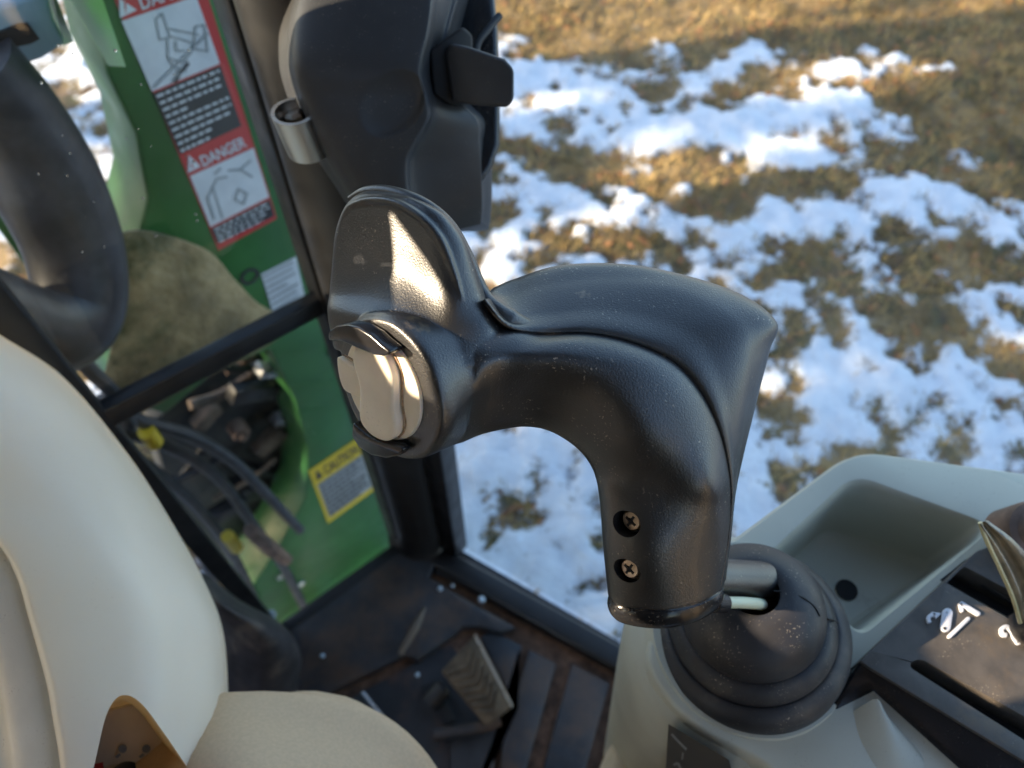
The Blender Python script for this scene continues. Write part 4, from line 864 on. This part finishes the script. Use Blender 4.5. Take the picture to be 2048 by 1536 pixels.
# screw holes
def hole_cutter(px, py, r, t, axisv, depth=.02):
    p = P(px, py, t); return lathe_mesh(p-axisv*.01, axisv, [(0, r), (.01+depth, r)], 32)
bake(fs)
B_rows = [
 [(1436,1175,122),(1444,1170,131),(1447,1165,146),(1449,1160,165),(1400,1150,240),(1380,1160,190)],
 [(1453,1082,89),(1459,1078,96),(1461,1075,116),(1459,1070,150),(1420,1065,210),(1400,1075,150)],
 [(1460,1007,64),(1466,1000,71),(1469,995,96),(1467,985,135),(1420,975,200),(1400,1000,130)],
 [(1456,945,38),(1468,930,46),(1478,922,76),(1484,908,125),(1430,890,190),(1400,930,110)],
 [(1437,862,4),(1463,842,11),(1492,825,41),(1511,800,105),(1440,790,180),(1390,850,90)],
 [(1400,782,-16),(1442,752,-11),(1502,715,18),(1539,700,90),(1470,700,175),(1350,775,80)],
 [(1345,722,-26),(1402,675,-11),(1482,640,18),(1552,642,70),(1450,650,175),(1300,720,80)],
 [(1262,684,-32),(1302,632,-1),(1370,578,48),(1462,580,100),(1370,610,170),(1220,690,75)],
 [(1174,667,-36),(1196,615,-1),(1232,560,51),(1285,532,105),(1240,570,170),(1140,680,75)],
 [(1086,668,-44),(1090,625,-12),(1100,572,41),(1130,529,100),(1110,575,160),(1060,680,70)],
 [(1016,655,-72),(1018,630,-36),(1018,592,31),(1030,557,90),(1020,590,140),(990,660,60)],
 [(966,600,-100),(978,596,-60),(978,592,16),(985,576,70),(965,600,120),(950,610,40)],
]
V, Fc = grid_surface([list(D(r)) for r in B_rows], 10, 10); rs = obj('rear_shell', V, Fc, M['grip'], js); fix_normals(rs)
rm = rs.modifiers.new('r', 'REMESH'); rm.mode = 'VOXEL'; rm.voxel_size = .0006; rm.use_smooth_shade = True
smo = rs.modifiers.new('s', 'SMOOTH'); smo.factor = .5; smo.iterations = 6
# thin rear skin of the thumb guard, leaves the parting line round the fin
rp = [D([q])[0] for q in [(700,398,34),(730,385,14),(770,384,-12),(818,397,-40),(862,421,-52),(900,458,-46),(930,512,-38),(951,562,-34),(968,595,-32),(992,622,-44),(1020,640,-40),(1060,655,-22)]]
tube('guard_back_edge', rp, [.0014, .0024, .0028, .0030, .0031, .0032, .0033, .0033, .0034, .0042, .0046, .003], M['grip'], js, n=16)
# cream disc with rocker and button
lathe('disc', Cd, nW, [(-6*pxm, 111*pxm), (3*pxm, 111*pxm), (6*pxm, 109*pxm), (7*pxm, 105*pxm), (7.5*pxm, 0)], M['cream'], js, n=72)
def onring(px, py, off):                           # pixel onto the disc's plane lifted by off (pixels)
    r = ray(px, py); return C+r*(np.dot(Cd+nW*off*pxm-C, nW)/np.dot(r, nW))
def pill(name, outline, off0, off1, m, inset=8, round_=4):
    base = [onring(x, y, off0) for x, y in outline]; c = np.mean(base, axis=0); n = len(base); V = list(base); Fc = []
    prev = list(range(n)); prof = [(off1-off0-inset*.6, 0), (off1-off0-inset*.25, inset*.25), (off1-off0, inset*.9), (off1-off0+inset*.12, inset*2.2)]
    nb = np.array(base)
    for h, ins in prof:
        cur = []
        for i in range(n):
            t = unit(nb[(i+1) % n]-nb[i-1]); nr = np.cross(nW, t); 
            if np.dot(nr, c-nb[i]) < 0: nr = -nr
            cur.append(len(V)); V.append(nb[i]+nr*ins*pxm+nW*h*pxm)
        for i in range(n): j = (i+1) % n; Fc.append((prev[i], prev[j], cur[j], cur[i]))
        prev = cur
    Fc.append(tuple(prev)); o = obj(name, V, Fc, m, js, sharp=60); fix_normals(o); return o
rock = crspline(np.array([(722,700),(732,690),(748,688),(765,692),(780,702),(793,722),(802,750),(803,780),(803,810),(808,840),(806,862),(796,873),(780,874),(760,864),(742,845),(735,825),(735,800),(736,775),(732,750),(724,725)], float), 4, True)
pill('rocker_switch', rock, 6, 30, M['cream'], 9)
butn = crspline(np.array([(682,716),(688,712),(704,722),(722,736),(731,748),(733,768),(733,786),(726,790),(710,785),(695,775),(686,750)], float), 3, True)
pill('push_button', butn, 6, 17, M['cream'], 3.5)
def grime(pts): tube('grime_line', [onring(x, y, 7.5) for x, y in pts], .00045, M['creamdirt'], js, n=6)
grime([(781, 701), (795, 720), (804, 748), (805, 780), (806, 812), (811, 842), (808, 862), (798, 874)])
grime([(690, 711), (706, 720), (724, 735), (734, 748), (736, 768), (735, 788)])
# guard tabs above and below the disc
def tab(outline, off0, off1, name='guard_tab'):
    base = [onring(x, y, off0) for x, y in outline]
    return prism(name, base, nW*(off1-off0)*pxm, M['gloss'], js, bevel=.0012, bseg=3)
tab([(684,672),(684,655),(700,643),(722,640),(745,645),(770,660),(790,678),(808,692),(806,700),(795,703),(775,700),(745,688),(712,674)], 2, 38)
tab([(722,838),(733,848),(750,862),(772,874),(795,880),(818,884),(824,892),(815,903),(790,909),(760,903),(735,888),(720,865)], 2, 26)
# collar under the grip, stem and cable
cc0 = np.mean(D(A_rows[0]), axis=0); cax = unit(cc0-np.mean(D(A_rows[1]), axis=0))
loopb = [p for p in D(A_rows[0])]
def scaled(loop, s, off): return [cc0+(p-cc0)*s+cax*off for p in loop]
V, Fc = grid_surface([scaled(loopb, .90, -.006), scaled(loopb, .975, .000), scaled(loopb, 1.0, .0012), scaled(loopb, 1.02, .004), scaled(loopb, .99, .0075), scaled(loopb, .93, .010)], 4, 10)
o = obj('base_collar', V, Fc, M['gloss'], js); fix_normals(o)
st0 = P(1400, 1155, .372); st1 = P(1545, 1160, .402)
tube('stem', [st0, (st0+st1)/2, st1], .0094, M['grip'], js, n=32)
tube('cable_sleeve', [P(1425, 1205, .362), P(1446, 1206, .368)], .0048, M['gloss'], js, n=20)
tube('cable', [P(1435, 1205, .364), P(1480, 1205, .372), P(1512, 1207, .381), P(1524, 1209, .390)], .0028, M['tube'], js, n=20)
def smudge(m, centre, radius, col, scale):
    t = m.node_tree; b = t.nodes["Principled BSDF"]; N = t.nodes.new; Lk = t.links.new
    tc = N("ShaderNodeTexCoord"); vs = N("ShaderNodeVectorMath"); vs.operation = 'DISTANCE'; Lk(tc.outputs["Object"], vs.inputs[0]); vs.inputs[1].default_value = Vector(centre-BASE[js.name])
    n = N("ShaderNodeTexNoise"); n.inputs["Scale"].default_value = scale; n.inputs["Detail"].default_value = 6; Lk(tc.outputs["Object"], n.inputs["Vector"])
    ma = N("ShaderNodeMath"); ma.operation = 'MULTIPLY_ADD'; Lk(n.outputs[0], ma.inputs[0]); ma.inputs[1].default_value = radius*2.4; ma.inputs[2].default_value = -radius*.75
    lt = N("ShaderNodeMapRange"); sb = N("ShaderNodeMath"); sb.operation = 'SUBTRACT'; Lk(ma.outputs[0], sb.inputs[0]); Lk(vs.outputs["Value"], sb.inputs[1]); Lk(sb.outputs[0], lt.inputs[0])
    lt.inputs[1].default_value = -radius*.3; lt.inputs[2].default_value = radius*.35; lt.inputs[4].default_value = .75
    x = N("ShaderNodeMix"); x.data_type = 'RGBA'; Lk(lt.outputs[0], x.inputs[0]); old = b.inputs["Base Color"].links[0].from_socket; Lk(old, x.inputs[6]); x.inputs[7].default_value = (*col, 1); Lk(x.outputs[2], b.inputs["Base Color"])
smudge(M['grip'], D([(830, 655, -118)])[0], .007, (.17, .12, .06), 260)
smudge(M['grip'], D([(1165, 592, 25)])[0], .004, (.16, .12, .08), 500)
smudge(M['grip'], D([(1405, 1040, 10)])[0], .005, (.09, .07, .05), 600)
# screws in recesses
for (x, y, t, r) in [(1255, 1046, .3165, .0058), (1252, 1142, .3225, .0058)]:
    p = P(x, y, t); axv = unit(cam2w(np.array([-.62, -.15, .75])))
    cutv, cutf = lathe_mesh(p-axv*.006, axv, [(0, r), (.05, r)], 40)
    c_ = obj('cut', cutv, cutf, M['grip']); fix_normals(c_)
    bo = fs.modifiers.new('bo', 'BOOLEAN'); bo.operation = 'DIFFERENCE'; bo.object = c_; bo.solver = 'EXACT'; bake(fs); bpy.data.objects.remove(c_)
    V, Fc = lathe_mesh(p-axv*.0055, axv, [(0, .0046), (.0016, .0046), (.0026, .0038), (.003, .0015), (.0012, .001), (.0012, 0)], 28); sw = obj('screw', V, Fc, M['screw'], js, sharp=35); fix_normals(sw); BASE[sw.name] = BASE[js.name]
    u_, v_ = frame(axv)
    for d_ in (u_, v_):
        e_ = np.cross(axv, d_); vv_, ff_ = box_mesh(p-axv*.0025, d_*.0026, e_*.0005, axv*.0003); obj('screw_slot', vv_, ff_, M['void'], sw, smooth=False)
fs.data.shade_smooth(); fs.data.set_sharp_from_angle(angle=R(50))
# rubber boot
b0 = K(1500, 1268, .0); b1 = P(1512, 1150, .375); bax = unit(b1-b0); bl = np.linalg.norm(b1-b0)
prof = [(-.012, .0515), (.0, .0525), (.006, .0520), (.0105, .0490), (.0125, .0462), (.0135, .0445), (.0130, .0436), (.0150, .0440), (.0195, .0430), (.0235, .0400), (.0255, .0372), (.0255, .0362), (.0275, .0368), (.0330, .0366), (.0390, .0352), (.0450, .0320), (.0500, .0270), (.0535, .0205), (.0548, .0155), (.0535, .0125), (.044, .012)]
V, Fc = lathe_mesh(b0, bax, prof, 96); V = np.array(V)
o = obj('rubber_boot', V, Fc[:-2], M['rubber'], js, sharp=60); fix_normals(o)
def on_boot(px, py, lift=.0002):                   # nearest hit of a pixel's ray on the boot's lathe surface
    r = unit(ray(px, py)); best = None
    for t in np.linspace(.34, .50, 1600):
        p = C+r*t; q = p-b0; sx_ = np.dot(q, bax); rad_ = np.linalg.norm(q-sx_*bax)
        ss = [a for a, _ in prof[:-3]]; rs_ = [b for _, b in prof[:-3]]
        if sx_ < ss[0] or sx_ > ss[-1]: continue
        if rad_ <= np.interp(sx_, ss, rs_)+lift: return p
    return C+r*.40
tube('mould_line', [on_boot(x, y) for x, y in [(1548, 1182), (1575, 1185), (1605, 1195), (1628, 1212), (1640, 1232)]], .0005, M['void'], js, n=6)
tube('mould_line', [on_boot(x, y) for x, y in [(1655, 1238), (1668, 1241), (1676, 1246)]], .0006, M['void'], js, n=6)
